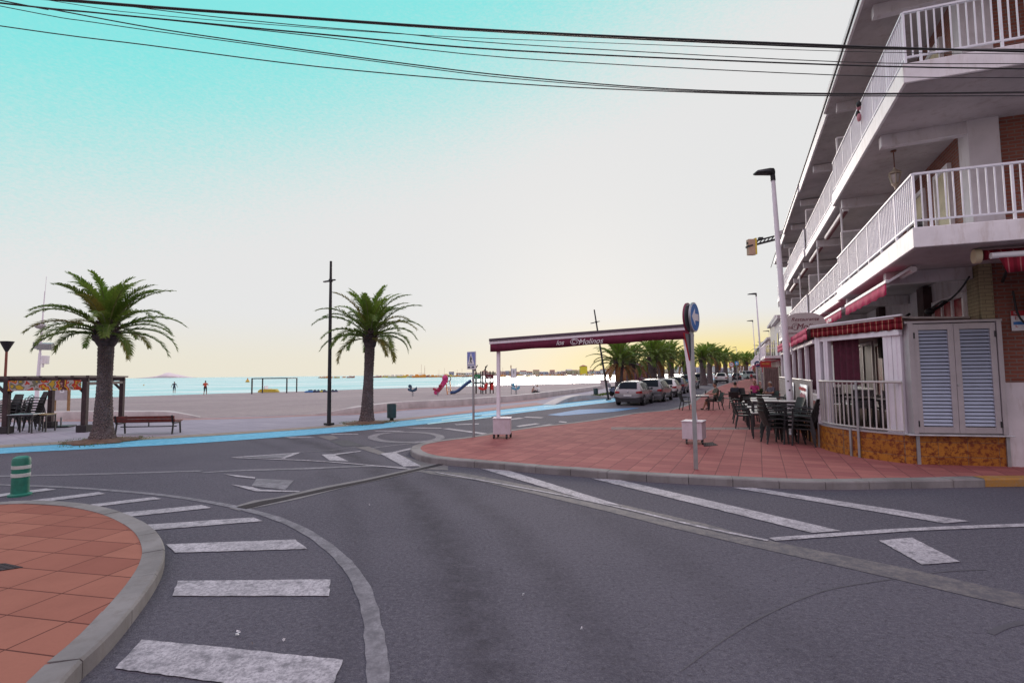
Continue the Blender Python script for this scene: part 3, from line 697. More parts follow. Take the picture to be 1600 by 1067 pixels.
def white_lamp(loc, H, label, tilt, r0=.1, arm=.62, grp='white street lamps along the building'):
    r = root('street_lamp', loc, 0, label, 'street lamp', grp); r.rotation_euler = (0, tilt, 0)
    m = MB(); m.lathe((0, 0, 0), [(r0*1.6, 0), (r0*1.6, .03), (r0, .05), (r0*.95, H*.3), (r0*.8, H*.65), (r0*.62, H-.2), (r0*.6, H)], 18); m.build('pole', WHITE2, r, smooth=40)
    hd = MB(); hd.cyl((0, 0, H-.28), (0, 0, H+.02), r0*.75, r0*.7)
    rings = []
    for t, wy, z0, z1 in ((0, .06, -.12, .04), (.1, .13, -.1, .075), (.3, .16, -.08, .08), (.6, .16, -.06, .065), (.92, .15, -.045, .05), (1, .12, -.03, .02)):
        x = .06-t*arm; zz_ = H+.02-.03*t; rings.append([(x, -wy, zz_+z0*.3), (x, -wy*.8, zz_+z1), (x, wy*.8, zz_+z1), (x, wy, zz_+z0*.3), (x, wy*.6, zz_+z0), (x, -wy*.6, zz_+z0)])
    hd.loft(rings); hd.build('lamp_head', BLACK, r, smooth=50)
    return r
LP = L2W(-3.15, 4.5, PZ); lpH = D(1211, 269, LP.y).z-PZ
lm = white_lamp(LP, lpH, 'tall white lamp post with a black head beside the restaurant terrace', radians(-1.9))
st = MB(); 
for z, a, s in ((1.35, -2.0, .05), (1.0, -1.9, .09), (.85, -2.1, .08), (1.62, -2.2, .035)): st.box((cos(a)*.098, sin(a)*.098, z), (.012, .05, s), a)
st.build('sticker', BLACKP, lm)
# two farther white lamps, plus the faint ones at the end of the street
for px, py, top, dd, lab in ((1192, 596, 459, 52, 'white lamp post nearer of the two beyond the terrace'), (1183, 590, 501, 76, 'thin white lamp post farther along the pavement'), (1207, 590, 517, 100, 'far lamp post seen beside the far balcony'), (1157, 588, 542, 140, 'farthest thin lamp post above the palm row')):
    b = D(px, py, dd); b.z = .0; white_lamp(b, D(px, top, dd).z, lab, radians(-1.9 if px > 1160 else -6), .09 if dd < 60 else .07, .9 if dd < 80 else 1.2)
# lattice mast on the sand
b = Z(55.5, 646, 0); dd = b.y; mz = lambda y: D(60, y, dd).z
r = root('beach_mast', b, 0, 'slender white mast with floodlights and boxes behind the left palm', 'mast'); r.rotation_euler = (0, radians(1.6), 0)
m = MB(); m.tube([(0, 0, -.2), (0, 0, 3.6)], [.13, .08], 12); m.tube([(0, 0, 3.6), (0, 0, mz(505)), (0, 0, mz(455))], [.06, .045, .02], 8); m.tube([(.02, 0, mz(470)), (.03, 0, mz(432))], .012, 6); m.build('pole', WHITE2, r, smooth=50)
m = MB(); m.box((.3, 0, mz(541)), (.9, .3, .4), 0, 0, Matrix.Rotation(.25, 3, 'X')); m.box((-.28, .1, mz(540)), (.35, .3, .4)); m.build('floodlight', STEEL, r, bev=.03)
m = MB(); m.box((.34, 0, mz(562)), (.36, .2, .5)); m.box((.22, 0, mz(571)), (.1, .1, .2)); m.build('control_box', WHITE, r, bev=.02)
m = MB(); m.ell((-.12, 0, mz(509)), (.34, .2, .2)); m.build('loudspeaker', ALU, r, smooth=180)
# small cone lamp at the left edge
b = D(5, 650, 27); b.z = .02; H = D(8, 534, 27).z
r = root('path_lamp', b, 0, 'brown post lamp with a shallow cone head behind the pergola', 'lamp')
m = MB(); m.tube([(0, 0, 0), (0, 0, H*.88)], [.07, .055], 10); m.build('pole', mat('rust_brown_metal', (.2, .06, .04), .6, .2), r, smooth=40)
m = MB(); m.lathe((0, 0, 0), [(.05, H*.86), (.28, H-.05), (.3, H), (.05, H+.02)], 16); m.build('lamp_head', BLACK, r, smooth=40)

# ================================================================== PERGOLA, BANNER, BENCH, BOARDS, BINS
PB = [Z(8, 677, .02), Z(131, 674.5, .02), Z(78, 668, .02), Z(189, 659, .02)]
r = root('pergola', PB[0], 0, 'dark wooden pergola on block feet behind the left palm', 'pergola'); loc = [p-PB[0] for p in PB]
PH = 2.05
for q in loc:
    rz = atan2((loc[1]-loc[0]).y, (loc[1]-loc[0]).x)
    m = MB(); m.box((q.x, q.y, PH/2), (.17, .17, PH), rz); m.build('post', WOODD, r, bev=.012)
    m = MB(); m.box((q.x, q.y, .13), (.36, .36, .26), rz); m.build('post_foot', mat('dark_block', (.03, .025, .028), .8), r, bev=.02)
ax = (loc[1]-loc[0]).normalized(); bx = (loc[3]-loc[1]).normalized()
for p, q in ((loc[0]-ax*2.2, loc[1]+ax*.1), (loc[2]-ax*3, loc[3]+ax*.1)):
    m = MB(); m.bar(p+Vector((0, 0, PH-.05)), q+Vector((0, 0, PH-.05)), .08, .16); m.build('beam', WOODD, r, bev=.01)
for p, q in ((loc[0], loc[2]), (loc[1], loc[3])):
    m = MB(); m.bar(p+Vector((0, 0, PH-.21))-bx*.05, q+Vector((0, 0, PH-.21)), .09, .12); m.build('beam', WOODD, r, bev=.01)
sl_ = MB()
for i in range(9):
    t = -.55+i*.2; p = loc[0].lerp(loc[1], t); q = loc[2].lerp(loc[3], t); sl_.bar(p-bx*.25+Vector((0, 0, PH+.07)), q+bx*.2+Vector((0, 0, PH+.05+.03*(i % 2))), .1, .07)
sl_.build('roof_slat', WOODD, r)
for q, s in ((loc[3], -1), (loc[0], -1), (loc[0], 1), (loc[1], -1)):
    m = MB(); m.bar(q+Vector((0, 0, PH-.55))+ax*s*.05, q+Vector((0, 0, PH-.1))+ax*s*.5, .07, .09); m.build('brace', WOODD, r)
def m_banner():
    m, t, b, n, l = nt('mural_banner'); setv(b, .7, 0, .3); v = coords(n, l, (1, 1, 1.3))
    f = noise(n, l, v, 2.6, 2, .5, .3); cr2 = n.new('ShaderNodeValToRGB'); cr2.color_ramp.interpolation = 'CONSTANT'; l.new(f, cr2.inputs[0])
    e = cr2.color_ramp.elements; e[0].color = (.5, .32, .03, 1); e[0].position = 0; e[1].position = .36; e[1].color = (.16, .15, .1, 1)
    for pos, c in ((.43, (.42, .38, .36, 1)), (.49, (.42, .04, .02, 1)), (.57, (.55, .3, .03, 1)), (.62, (.1, .03, .03, 1)), (.68, (.38, .22, .2, 1))):
        q = e.new(pos); q.color = c
    l.new(cr2.outputs[0], b.inputs['Base Color']); return m
m = MB(); nv = Vector((ax.y, -ax.x, 0))*.13; m.bar(PB[0]+ax*.12+nv+Vector((0, 0, PH-.26)), PB[1]-ax*.08+nv+Vector((0, 0, PH-.26)), .025, .38)
tag(m.build('pergola_banner', m_banner()), 'long painted banner in reds, yellows and greys under the pergola beam', 'banner')

# red bench
b = Z(232, 677.5, .02); ang = atan2((Z(277, 675.5)-Z(190, 677)).y, (Z(277, 675.5)-Z(190, 677)).x)
r = root('park_bench', b, ang, 'red brown wooden bench with black metal legs beside the left palm', 'bench')
m = MB()
for k, (yy, zz_, tl) in enumerate(((-.2, .46, .25), (-.07, .43, .05), (.07, .43, -.05), (.2, .45, -.2))): m.box((0, yy, zz_), (2.1, .115, .035), 0, 0, Matrix.Rotation(-tl, 3, 'X'))
m.build('seat', WOODR, r, bev=.006)
m = MB(); m.box((0, -.25, .5), (2.1, .03, .1)); m.box((0, -.28, .61), (2.1, .03, .1)); m.build('backrest', WOODR, r, bev=.006)
for x in (-.98, .98):
    m = MB(); m.bar((x, -.2, .43), (x, -.27, 0), .05, .03); m.bar((x, .2, .43), (x, .25, 0), .05, .03); m.bar((x, -.24, .38), (x, .24, .38), .05, .03); m.bar((x, -.24, .4), (x, -.31, .68), .05, .03); m.build('leg_frame', BLACK, r)
m = MB(); m.bar((-.98, 0, .26), (.98, 0, .26), .035, .035); m.bar((0, 0, .26), (0, 0, .42), .03, .03); m.build('stretcher', BLACK, r)

def litter_bin(px, py, h, w_, label):
    r = root('litter_bin', Z(px, py, .02), 0, label, 'litter bin', 'green litter bins')
    m = MB(); m.lathe((0, 0, 0), [(w_*.42, .1), (w_*.5, .12), (w_*.53, h-.03), (w_*.5, h), (w_*.44, h), (w_*.42, .2)], 18); m.build('bin_body', mat('dark_green_plastic', (.02, .055, .06), .5, 0, .15, 6, .1), r, smooth=40)
    m = MB(); m.cyl((0, 0, 0), (0, 0, .12), w_*.22); m.box((0, w_*.5, h*.5), (.06, .05, h)); m.build('bin_stand', BLACK, r)
litter_bin(612, 656.5, .74, .41, 'dark green litter bin right of the second palm')
litter_bin(931, 617.5, .65, .42, 'dark green litter bin beside the leaning black lamp')

# green bollard with reflective bands
r = root('bollard', Z(31, 774, 0), 0, 'green flexible bollard with two pale bands beside the left corner', 'bollard')
m = MB(); m.lathe((0, 0, 0), [(.165, 0), (.165, .03), (.125, .05), (.122, .3), (.128, .5), (.13, .62), (.115, .665), (.07, .69)], 24); m.build('post', mat('bollard_green', (.015, .16, .11), .5, 0, .2, 7, .15), r, smooth=40)
for z in (.33, .47):
    m = MB(); m.lathe((0, 0, 0), [(.124, z), (.1305, z+.005), (.1325, z+.06), (.126, z+.065)], 24); m.build('reflective_band', mat('reflective_band_grey', (.5, .52, .5), .4), r, smooth=40)

# information board beyond the low wall
p = D(95, 640, 26.3); p.z = 0; zt = D(95, 599, 26.3).z; zb = D(95, 625, 26.3).z
r = root('information_board', p, 0, 'grey information board on a brown post behind the pergola', 'notice board')
m = MB(); m.box((0, 0, (zt+zb)/2), (.62, .05, zt-zb)); m.build('board', ALU, r, bev=.01)
m = MB(); m.box((.05, -.03, (zt+zb)/2+.15), (.22, .012, .4)); 
m.build('sheet', SIGNW, r)
for i in range(3):
    m = MB(); m.box((.04, -.042, (zt+zb)/2+.25-.1*i), (.1, .012, .03)); m.build('print', BLACKP, r)
for x in (.36, -.36):
    m = MB(); m.box((x, .03, zt/2-.1), (.09, .09, zt+.2)); m.build('post', mat('ochre_wood', (.26, .14, .06), .7, 0, .2, 6, .3), r)
# timber frame on the beach by the water
q = [Z(393.5, 615, -.12), Z(448, 613.4, -.12), Z(410, 613.6, -.14), Z(463.5, 612.3, -.14)]
r = root('beach_frame', q[0], 0, 'black rectangular shade frame standing on the sand near the water', 'shade frame'); L_ = [p-q[0] for p in q]
for p in L_:
    m = MB(); m.box((p.x, p.y, .97), (.14, .14, 2.05)); m.build('post', BLACK, r)
for i, j in ((0, 1), (2, 3), (0, 2), (1, 3)):
    m = MB(); m.bar(L_[i]+Vector((0, 0, 1.95)), L_[j]+Vector((0, 0, 1.95)), .12, .12); m.build('beam', BLACK, r)

# ================================================================== PLAYGROUND
def at(px, py, d, z=None):
    p = D(px, py, d)
    if z is not None: p.z = z
    return p
PG = 55.; u = PG/800
PLPINK = mat('pink_plastic', (.5, .03, .16), .4, 0, .1, 4, 0); PLOR = mat('orange_plastic', (.6, .2, .03), .4, 0, .1, 4, 0)
PLBLUE = mat('navy_plastic', (.02, .06, .17), .4, 0, .1, 4, 0); PLRED = mat('red_plastic', (.5, .02, .015), .4, 0, .1, 4, 0); PLGR = mat('green_plastic', (.02, .2, .07), .4, 0, .1, 4, 0); PLSKY = mat('pale_blue_plastic', (.12, .36, .5), .4, 0, .1, 4, 0)
r = root('toy_slide', at(692, 617, PG, -.03), 0, 'small pink and orange children slide on the sand', 'slide')
m = MB()
for yy in (-.25, .25): m.extr([(-.85, yy-.03, 0), (-.6, yy-.03, 0), (.55, yy-.03, 1.35), (.5, yy-.03, 1.9), (.1, yy-.03, 1.75), (-.45, yy-.03, .75), (-.95, yy-.03, .3)], (0, .06, 0))
m.build('side_rail', PLPINK, r, bev=.02)
m = MB(); m.bar((-.75, 0, .1), (.35, 0, 1.35), .46, .06); m.build('chute', PLOR, r)
m = MB(); m.ell((.25, -.02, 1.72), (.34, .34, .36)); m.build('head_panel', PLPINK, r, smooth=180)
m = MB()
for k in range(24): 
    a = k/24*2*pi; a2 = (k+1)/24*2*pi; m.bar((.62+.24*cos(a), -.05, 1.68+.3*sin(a)), (.62+.24*cos(a2), -.05, 1.68+.3*sin(a2)), .09, .11, up=(0, 1, 0))
m.build('ring_panel', mat('dark_ring_plastic', (.05, .02, .03), .4), r)
for x in (.5, .9):
    m = MB(); m.bar((x-.15, 0, 1.4), (x, 0, 0), .09, .3); m.build('leg', PLOR, r)
m = MB(); [m.bar((.45+.05*i, -.15, .3+.3*i*.9), (.8-.05*i, -.15, .3+.3*i*.9), .05, .05) for i in range(4)]; m.build('ladder_rung', PLOR, r)
r = root('play_tower', at(755, 618, PG, -.03), 0, 'brown timber play tower with a long navy slide', 'play tower')
X0 = lambda px: (px-755)*u
for px in (743.5, 751, 753.5, 759, 765.5, 770.5):
    m = MB(); m.box((X0(px), .5*(px % 2), 1.2), (.12, .12, 2.45)); m.build('post', WOODD, r)
for px in (743, 758.5):
    m = MB(); m.box((X0(px), .6, 1.5), (.1, .1, 2.95)); m.bar((X0(px-2.5), .6, 2.45), (X0(px+3), .6, 3.1), .1, .1); m.build('roof_pole', WOODD, r)
m = MB(); m.box((X0(756), .3, 1.2), (2.0, 1.0, .12)); m.box((X0(761), .0, 1.05), (1.0, .08, .12)); m.build('platform', WOODD, r)
m = MB(); m.box((X0(745), -.12, 1.85), (.75, .06, .45)); m.build('panel', PLGR, r)
m = MB(); m.tube([(X0(745)-.15+.05*i, -.16, 1.85-.12*sin(pi*i/6)) for i in range(7)], .03, 6); m.build('panel_mark', SIGNW, r)
m = MB(); m.box((X0(764.5), -.02, 1.85), (.8, .06, .45)); m.build('panel', mat('dark_red_panel', (.12, .015, .02), .5), r)
m = MB(); m.tube([(X0(764.5)-.15+.05*i, -.08, 1.85-.12*sin(pi*i/6)) for i in range(7)], .03, 6); m.build('panel_mark', SIGNW, r)
m = MB(); m.box((X0(769), -.1, .82), (.3, .06, .8)); m.build('panel', PLRED, r)
m = MB(); pts = [(X0(737), 0, 1.35), (X0(731), 0, 1.1), (X0(716), 0, .28), (X0(711), 0, .12), (X0(704.5), 0, .1)]
L1 = [Vector(p)+Vector((0, -.28, 0)) for p in pts]; L2 = [Vector(p)+Vector((0, .28, 0)) for p in pts]
m.strip(L1, L2); m.tube([p+Vector((0, 0, .1)) for p in L1], .16, 8); m.tube([p+Vector((0, 0, .1)) for p in L2], .16, 8); m.build('slide', PLBLUE, r, smooth=50)
def rider(px, py, d, mt, label, head):
    r = root('spring_rider', at(px, py, d, -.03), 0, label, 'spring rider', 'spring riders on the sand')
    m = MB(); m.tube([(.09*cos(t*.8), .09*sin(t*.8), .02*t) for t in range(22)], .025, 6); m.build('spring', STEEL, r, smooth=60)
    s = 1
    m = MB(); rings = []
    for x, zl, zh, wy in ((-.5, .62, .78, .05), (-.32, .5, .78, .13), (0, .42, .64, .15), (.25, .48, .8, .14), (.42, .62, .95, .08)): rings.append([(x*s, -wy, zl), (x*s, wy, zl), (x*s, wy, zh), (x*s, -wy, zh)])
    m.loft(rings); m.ell((head*s, 0, 1.0), (.17, .12, .17)); m.box((head*s*.6, 0, .9), (.18, .1, .35)); m.build('rider_body', mt, r, smooth=60, bev=.02)
    m = MB(); m.cyl((head*s*.55, -.28, .88), (head*s*.55, .28, .88), .025); m.build('handle', STEEL, r)
rider(645, 620, 51, mat('dark_navy_plastic', (.02, .06, .11), .4), 'dark blue spring rider left of the pink slide', -.3)
rider(755, 619, 53.5, PLRED, 'red spring rider in front of the play tower', .34)
rider(684, 619.5, 51.5, mat('crimson_plastic', (.3, .015, .05), .4), 'small dark red spring rider at the foot of the pink slide', .3)
rider(806, 616, 53, PLSKY, 'pale blue spring rider beside the beach notice board', -.3)
p = at(803, 618, 52, -.05); r = root('notice_board', p, 0, 'tall narrow white notice board on two steel posts in the sand', 'notice board')
for x in (-.26, .26):
    m = MB(); m.cyl((x, 0, 0), (x, 0, 2.72), .035); m.build('post', STEEL, r)
m = MB(); m.box((0, 0, 2.2), (.48, .03, .9)); m.build('panel', SIGNW, r)
m = MB(); m.box((0, -.02, 2.3), (.12, .012, .35)); m.box((0, -.02, 1.75), (.44, .012, .04)); m.build('print', STEEL, r)
m = MB(); m.box((-.27, 0, 2.85), (.1, .06, .3)); m.build('finial', mat('pale_orange_wood', (.4, .2, .1), .7), r)
# small white thing lying at the wall and far buoys
m = MB(); q = Z(838+20, 607, 0); 
for px, py, lab in ((225, 592.5, 'yellow mooring buoy farther left on the sea'), (387, 590.8, 'orange yellow buoy left of the black shade frame')):
    d = 160 if px < 300 else 230; p = at(px, py, d, -.3); r = root('buoy', p, 0, lab, 'buoy'); s = 1.5 if d > 200 else .35
    m = MB(); m.lathe((0, 0, 0), [(.2*s, -.3*s), (.55*s, -.05*s), (.6*s, .25*s), (.35*s, .6*s), (.12*s, .9*s)], 12); m.build('float', mat('buoy_yellow', (.6, .33, .03), .5), r, smooth=60)
    m = MB(); m.ell((0, 0, 1.05*s), (.18*s, .18*s, .18*s)); m.build('top_mark', mat('buoy_orange', (.6, .12, .02), .5), r, smooth=60)
# row of pedal boats and bags at the waterline near the lamp
for i, (px, c_, w_) in enumerate(((485, (.05, .2, .5), 1.8), (492, (.02, .04, .1), 1.0), (497.5, (.02, .04, .1), .7), (503, (.45, .4, .03), .7), (507, (.03, .04, .09), .9), (520, (.03, .04, .09), .8), (525, (.03, .04, .1), .7))):
    p = at(px, 611.5, 72, -.28); p.z = -.26
    r = root('beach_float', p, 0, ['long blue kayak at the waterline left of the tall black lamp', 'dark dinghy beside the blue kayak', 'small dark float between dinghy and yellow float', 'small yellow float at the waterline by the tall lamp', 'dark float just left of the tall lamp', 'dark float just right of the tall lamp', 'dark float farthest right of the waterline row'][i], 'float', 'floats drawn up at the waterline')
    m = MB(); rings = []
    for t, k in ((-.5, .15), (-.3, .8), (0, 1), (.3, .85), (.5, .15)): rings.append([(t*w_, -.25*k, .12), (t*w_, 0, .12-.14*k), (t*w_, .25*k, .12), (t*w_, .2*k, .12+.2*k), (t*w_, -.2*k, .12+.2*k)])
    m.loft(rings); m.build('hull', mat('float_%d_paint' % i, c_, .5), r, smooth=50)
    m = MB(); m.box((0, 0, .36), (w_*.3, .2, .12)); m.build('seat', BLACKP, r)
p = at(333, 611, 70, -.28)
r = root('beach_float', at(336, 611.7, 70, -.26), 0, 'yellow pedal boat at the water beside the black shade frame', 'pedal boat'); r.location = at(420, 611.5, 74, -.28)
m = MB(); m.loft([[(x, -.6*k, .1), (x, .6*k, .1), (x, .6*k, .1+.45*k), (x, -.6*k, .1+.45*k)] for x, k in ((-1.5, .4), (-1, 1), (1, 1), (1.5, .3))]); m.build('hull', mat('pedalo_yellow', (.55, .42, .04), .5), r, bev=.05)
m = MB(); m.box((-.4, 0, .75), (.12, 1, .5)); m.box((-.1, 0, .58), (.6, 1, .1)); m.build('seat', SIGNW, r)
# ================================================================== APARTMENT BUILDING (local frame: x into the building, y along the street)
BR = root('apartment_building', EO, -AZ, 'brick apartment building with stacked white balconies above the restaurant', 'building')
def part(mb, name, mt, par=None, **k): return mb.build(name, mt, par or BR, **k)
es = .079
def ex(x, y0=0.): return (x, y0+es*x)
m = MB(); m.prism([(0, 0), ex(12), (12, 31), (0, 31)], 3.0, 10.3); part(m, 'upper_wall', BRICK)
m = MB(); m.prism([(.0, .0), ex(12), (12, 31), (0, 31)], 0, 3.0); part(m, 'ground_wall', BRICK)
m = MB(); m.prism([ex(-.06, -.035), ex(12, -.03), ex(12, .1), ex(-.06, .1)], .0, 1.78); part(m, 'painted_plinth', PLASTER)
m = MB(); m.prism([(-.05, -.012), (.02, -.012), (.02, .62), (-.05, .62)], .1, 4.2); m.prism([(-.05, -.03), (.16, -.015), (.16, .1), (-.05, .1)], 1.79, 4.2); part(m, 'corner_pier', CBRICK)
m = MB(); m.prism([(-.06, .62), (.0, .62), (.0, 31), (-.06, 31)], .1, 4.2); part(m, 'ground_facade', PLASTER)
# seams between balcony bays
BX = -1.71; SEG = [(-2.32, 5.2, 0), (5.28, 13.0, .1), (13.08, 21.0, .04), (21.08, 30.5, .12)]
def slab_poly(i, grow=0.):
    y0, y1, sb = SEG[i]; x = BX+sb-grow
    if i == 0: return [(x, y0-grow+es*(x-BX)), (9, y0-grow+es*(9-BX)), (9, 1.2), (.1, .4), (.1, y1), (x, y1)]
    return [(x, y0), (.1, y0), (.1, y1), (x, y1)]
for zb in (4.2, 7.2, 10.2):
    for i in range(4):
        m = MB(); th = .36 if zb < 10 else .4
        if i and zb < 10: th = .3
        m.prism(slab_poly(i, .12 if zb > 10 else 0), zb+(.02*i), zb+th); part(m, 'balcony_slab' if zb < 10 else 'roof_eave', WHITE, bev=.012)
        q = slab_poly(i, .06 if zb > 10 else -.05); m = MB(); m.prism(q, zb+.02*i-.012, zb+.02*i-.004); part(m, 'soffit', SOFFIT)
    ys = [.05, 4.6, 9.8, 14.3, 18.8, 23.5, 28, 30.2] if zb > 5 else [.3, 4.6, 9.8, 14.3, 18.8, 23.5, 28, 30.2]
    for y in ys:
        m = MB(); m.box((-.82, y, zb-.14), (1.5, .2, .26)); part(m, 'soffit_beam', PLASTER, bev=.01)
# retracted awning cassettes hung under the upper balconies
for zb in (7.2,):
    for y0, y1 in ((5.2, 8.9), (10.2, 13.4), (14.8, 18.2), (19.4, 22.8)):
        m = MB(); m.bar((-1.35, y0, zb-.13), (-1.35, y1, zb-.13), .16, .12); part(m, 'awning_cassette', WHITE, bev=.02)
        m = MB(); m.bar((-1.35, y0+.05, zb-.21), (-1.35, y1-.05, zb-.21), .1, .05); part(m, 'rolled_awning', mat('rolled_maroon_awning', (.16, .05, .06), .8))
# railings
def railing(path, z, name='balcony_railing', step=.115, h=.97):
    m = MB(); P = [Vector((p[0], p[1], 0)) for p in path]
    for a, b in zip(P, P[1:]):
        d = b-a; L = d.length; n_ = max(1, int(L/step)); ang = atan2(d.y, d.x)
        m.bar(a+Vector((0, 0, z+h)), b+Vector((0, 0, z+h)), .055, .035); m.bar(a+Vector((0, 0, z+.13)), b+Vector((0, 0, z+.13)), .035, .03)
        for k in range(n_+1):
            p = a+d*k/n_; big = k % 10 == 0; w_ = .036 if big else .02
            m.box((p.x, p.y, z+(h/2 if big else h/2+.06)), (w_, w_, h if big else h-.14), ang)
    return part(m, name, mat('railing_paint', (.8, .8, .85), .45, .0, .06, 4, 0))
for zb in (4.56, 7.56):
    railing([(9, -2.26+es*(9-BX)), (BX+.06, -2.26), (BX+.06, 5.12)], zb)
    for i in (1, 2, 3): railing([(BX+SEG[i][2]+.06, SEG[i][0]+.05), (BX+SEG[i][2]+.06, SEG[i][1]-.05)], zb-.05)
# partitions between flats, down pipes
for zb in (4.56, 7.56):
    for y in (5.2, 13.05, 21.04):
        m = MB(); m.box((-.8, y, zb+.98), (1.35, .03, 1.6)); part(m, 'balcony_partition', mat('frosted_panel', (.4, .38, .37), .4))
        m = MB(); m.box((-1.5, y, zb+.9), (.05, .05, 1.8)); m.box((-.8, y, zb+1.8), (1.4, .05, .05)); part(m, 'partition_frame', WHITE)
    for y in ((5.4, 10.6, 17) if zb < 5 else ()):
        m = MB(); m.cyl((-1.45, y, zb), (-1.45, y, zb+2.64), .03); part(m, 'down_pipe', WHITE)
# corner column
m = MB(); m.prism([(-.1, -.1), ex(.42, -.1), ex(.42, .3), (-.1, .42)], 4.56, 10.2); part(m, 'corner_column', PLASTER, bev=.015)
for y in (5.2, 13.05, 21.04):
    m = MB(); m.box((-.02, y, 7.4), (.16, .5, 5.6)); part(m, 'column', PLASTER)
# doors and windows of the flats, roller shutters inside frames
SHUT = m_stripe('cream_roller_slats', (.55, .47, .28), (.3, .25, .14), .055, .12, 0, 0)
def opening(y0, y1, z0, z1, door, par_mat=CREAM, nm='balcony_door'):
    f = MB(); 
    for a, b, c_, d in ((y0, y0+.07, z0, z1), (y1-.07, y1, z0, z1), (y0+.07, y1-.07, z1-.1, z1)): f.box((-.03, (a+b)/2, (c_+d)/2), (.1, b-a, d-c_))
    if not door: f.box((-.05, (y0+y1)/2, z0+.03), (.16, y1-y0, .06))
    fr = part(f, nm, WHITE)
    g = MB(); zm = z0+(z1-z0)*(.0 if door == 2 else .45)
    if door != 2:
        q = MB(); q.box((-.005, (y0+y1)/2, (z0+zm)/2), (.03, y1-y0-.14, zm-z0)); q.build('pane', WINDARK, fr)
    nsl = int((z1-.1-zm)/.06); 
    for k in range(nsl): g.box((-.02, (y0+y1)/2, zm+.03+k*.06), (.03, y1-y0-.14, .054))
    g.build('roller_shutter', par_mat, fr)
for zb in (4.56, 7.56):
    opening(1.15, 2.1, zb, zb+2.2, 2)
    opening(2.9, 4.3, zb+.9, zb+2.2, 0, nm='window')
    for y in (6.2, 14.2, 22.2):
        opening(y, y+1.6, zb, zb+2.2, 1); opening(y+3, y+4.5, zb+.9, zb+2.2, 0, nm='window')
# end wall opening on the upper floors
# ground floor windows and doors behind the terrace
RP = mat('red_curtained_pane', (.3, .015, .025), .5, 0, .3, 5, 0)
def gwin(y0, y1, z0, z1, nb, pm, nm='restaurant_window'):
    f = MB(); f.box((-.08, (y0+y1)/2, z1-.05), (.07, y1-y0, .1)); f.box((-.08, (y0+y1)/2, z0+.05), (.07, y1-y0, .1))
    for k in range(nb+1):
        y = y0+.04+(y1-y0-.08)*k/nb; f.box((-.08, y, (z0+z1)/2), (.07, .08, z1-z0-.2))
    fr = part(f, nm, WHITE)
    g = MB(); g.box((-.066, (y0+y1)/2, (z0+z1)/2), (.02, y1-y0-.1, z1-z0-.15)); g.build('pane', pm, fr)
DK = mat('dark_brown_pane', (.03, .014, .014), .6, 0, .3, 3, 0)
gwin(.66, 2.6, 1.3, 3.72, 3, RP); gwin(3.2, 5.0, .75, 3.1, 1, DK, 'restaurant_door'); gwin(5.3, 7.2, 1.3, 3.1, 2, DK); gwin(7.6, 8.6, .75, 3.0, 1, RP, 'restaurant_door'); gwin(9, 12, 1.3, 3.1, 2, DK)
gwin(13, 17, .5, 3.1, 3, DK); gwin(18, 22, .5, 3.1, 3, WINDARK); gwin(23, 29, .5, 3.1, 4, WINDARK)
for y, w_ in ((2.95, .5), (7.3, .4)): m = MB(); m.box((-.14, y, 3.3), (.2, w_, 1.7)); part(m, 'pilaster', mat('dark_brick_pier', (.08, .05, .05), .9, 0, .2, 4, .3))
# cable and lamp brackets under the soffit
m = MB(); pts = [L2W(-.15, 0, 0)*0+Vector((-.2, y, z)) for y, z in ((.0, 3.95), (.5, 3.75), (1.1, 3.62), (1.6, 3.64), (2.4, 3.55), (3.4, 3.42), (4.4, 3.46), (5.4, 3.3), (7, 3.3))]
m.tube(smoothpath(pts, 4), .02, 6); part(m, 'wall_cable', BLACKP)
for y in (1.45, 4.2, 6.6):
    m = MB(); m.tube([(-.15, y, 3.62), (-.3, y, 3.5), (-.45, y-.05, 3.42)], .035, 8); m.ell((-.5, y-.08, 3.4), (.1, .1, .08)); part(m, 'wall_lamp', BLACK, smooth=60)

# lantern under the middle balcony
q = W2L(Z(1396, 236, 7.18)); r = root('hanging_lantern', L2W(q.x, q.y, 7.18), 0, 'small ornate pale lantern hanging under the middle balcony', 'lantern')
LM = mat('aged_cream_metal', (.42, .34, .26), .5, .3, .2, 20, .2)
m = MB(); m.cyl((0, 0, -.42), (0, 0, 0), .012); m.lathe((0, 0, 0), [(.02, -.03), (.06, -.02), (.06, 0)], 10); m.build('chain', mat('rust_chain', (.15, .06, .04), .7), r)
m = MB(); m.lathe((0, 0, 0), [(.02, -.40), (.03, -.44), (.13, -.52), (.15, -.55), (.13, -.56)], 6)
for k in range(6): a = k*pi/3; m.bar((.12*cos(a), .12*sin(a), -.56), (.075*cos(a), .075*sin(a), -.78), .016, .016)
m.lathe((0, 0, 0), [(.08, -.78), (.085, -.8), (.03, -.86), (.015, -.93)], 6); m.build('cage', LM, r)
m = MB(); m.lathe((0, 0, 0), [(.1, -.57), (.065, -.77)], 6); m.build('lantern_glass', mat('milky_glass', (.45, .4, .38), .25), r)

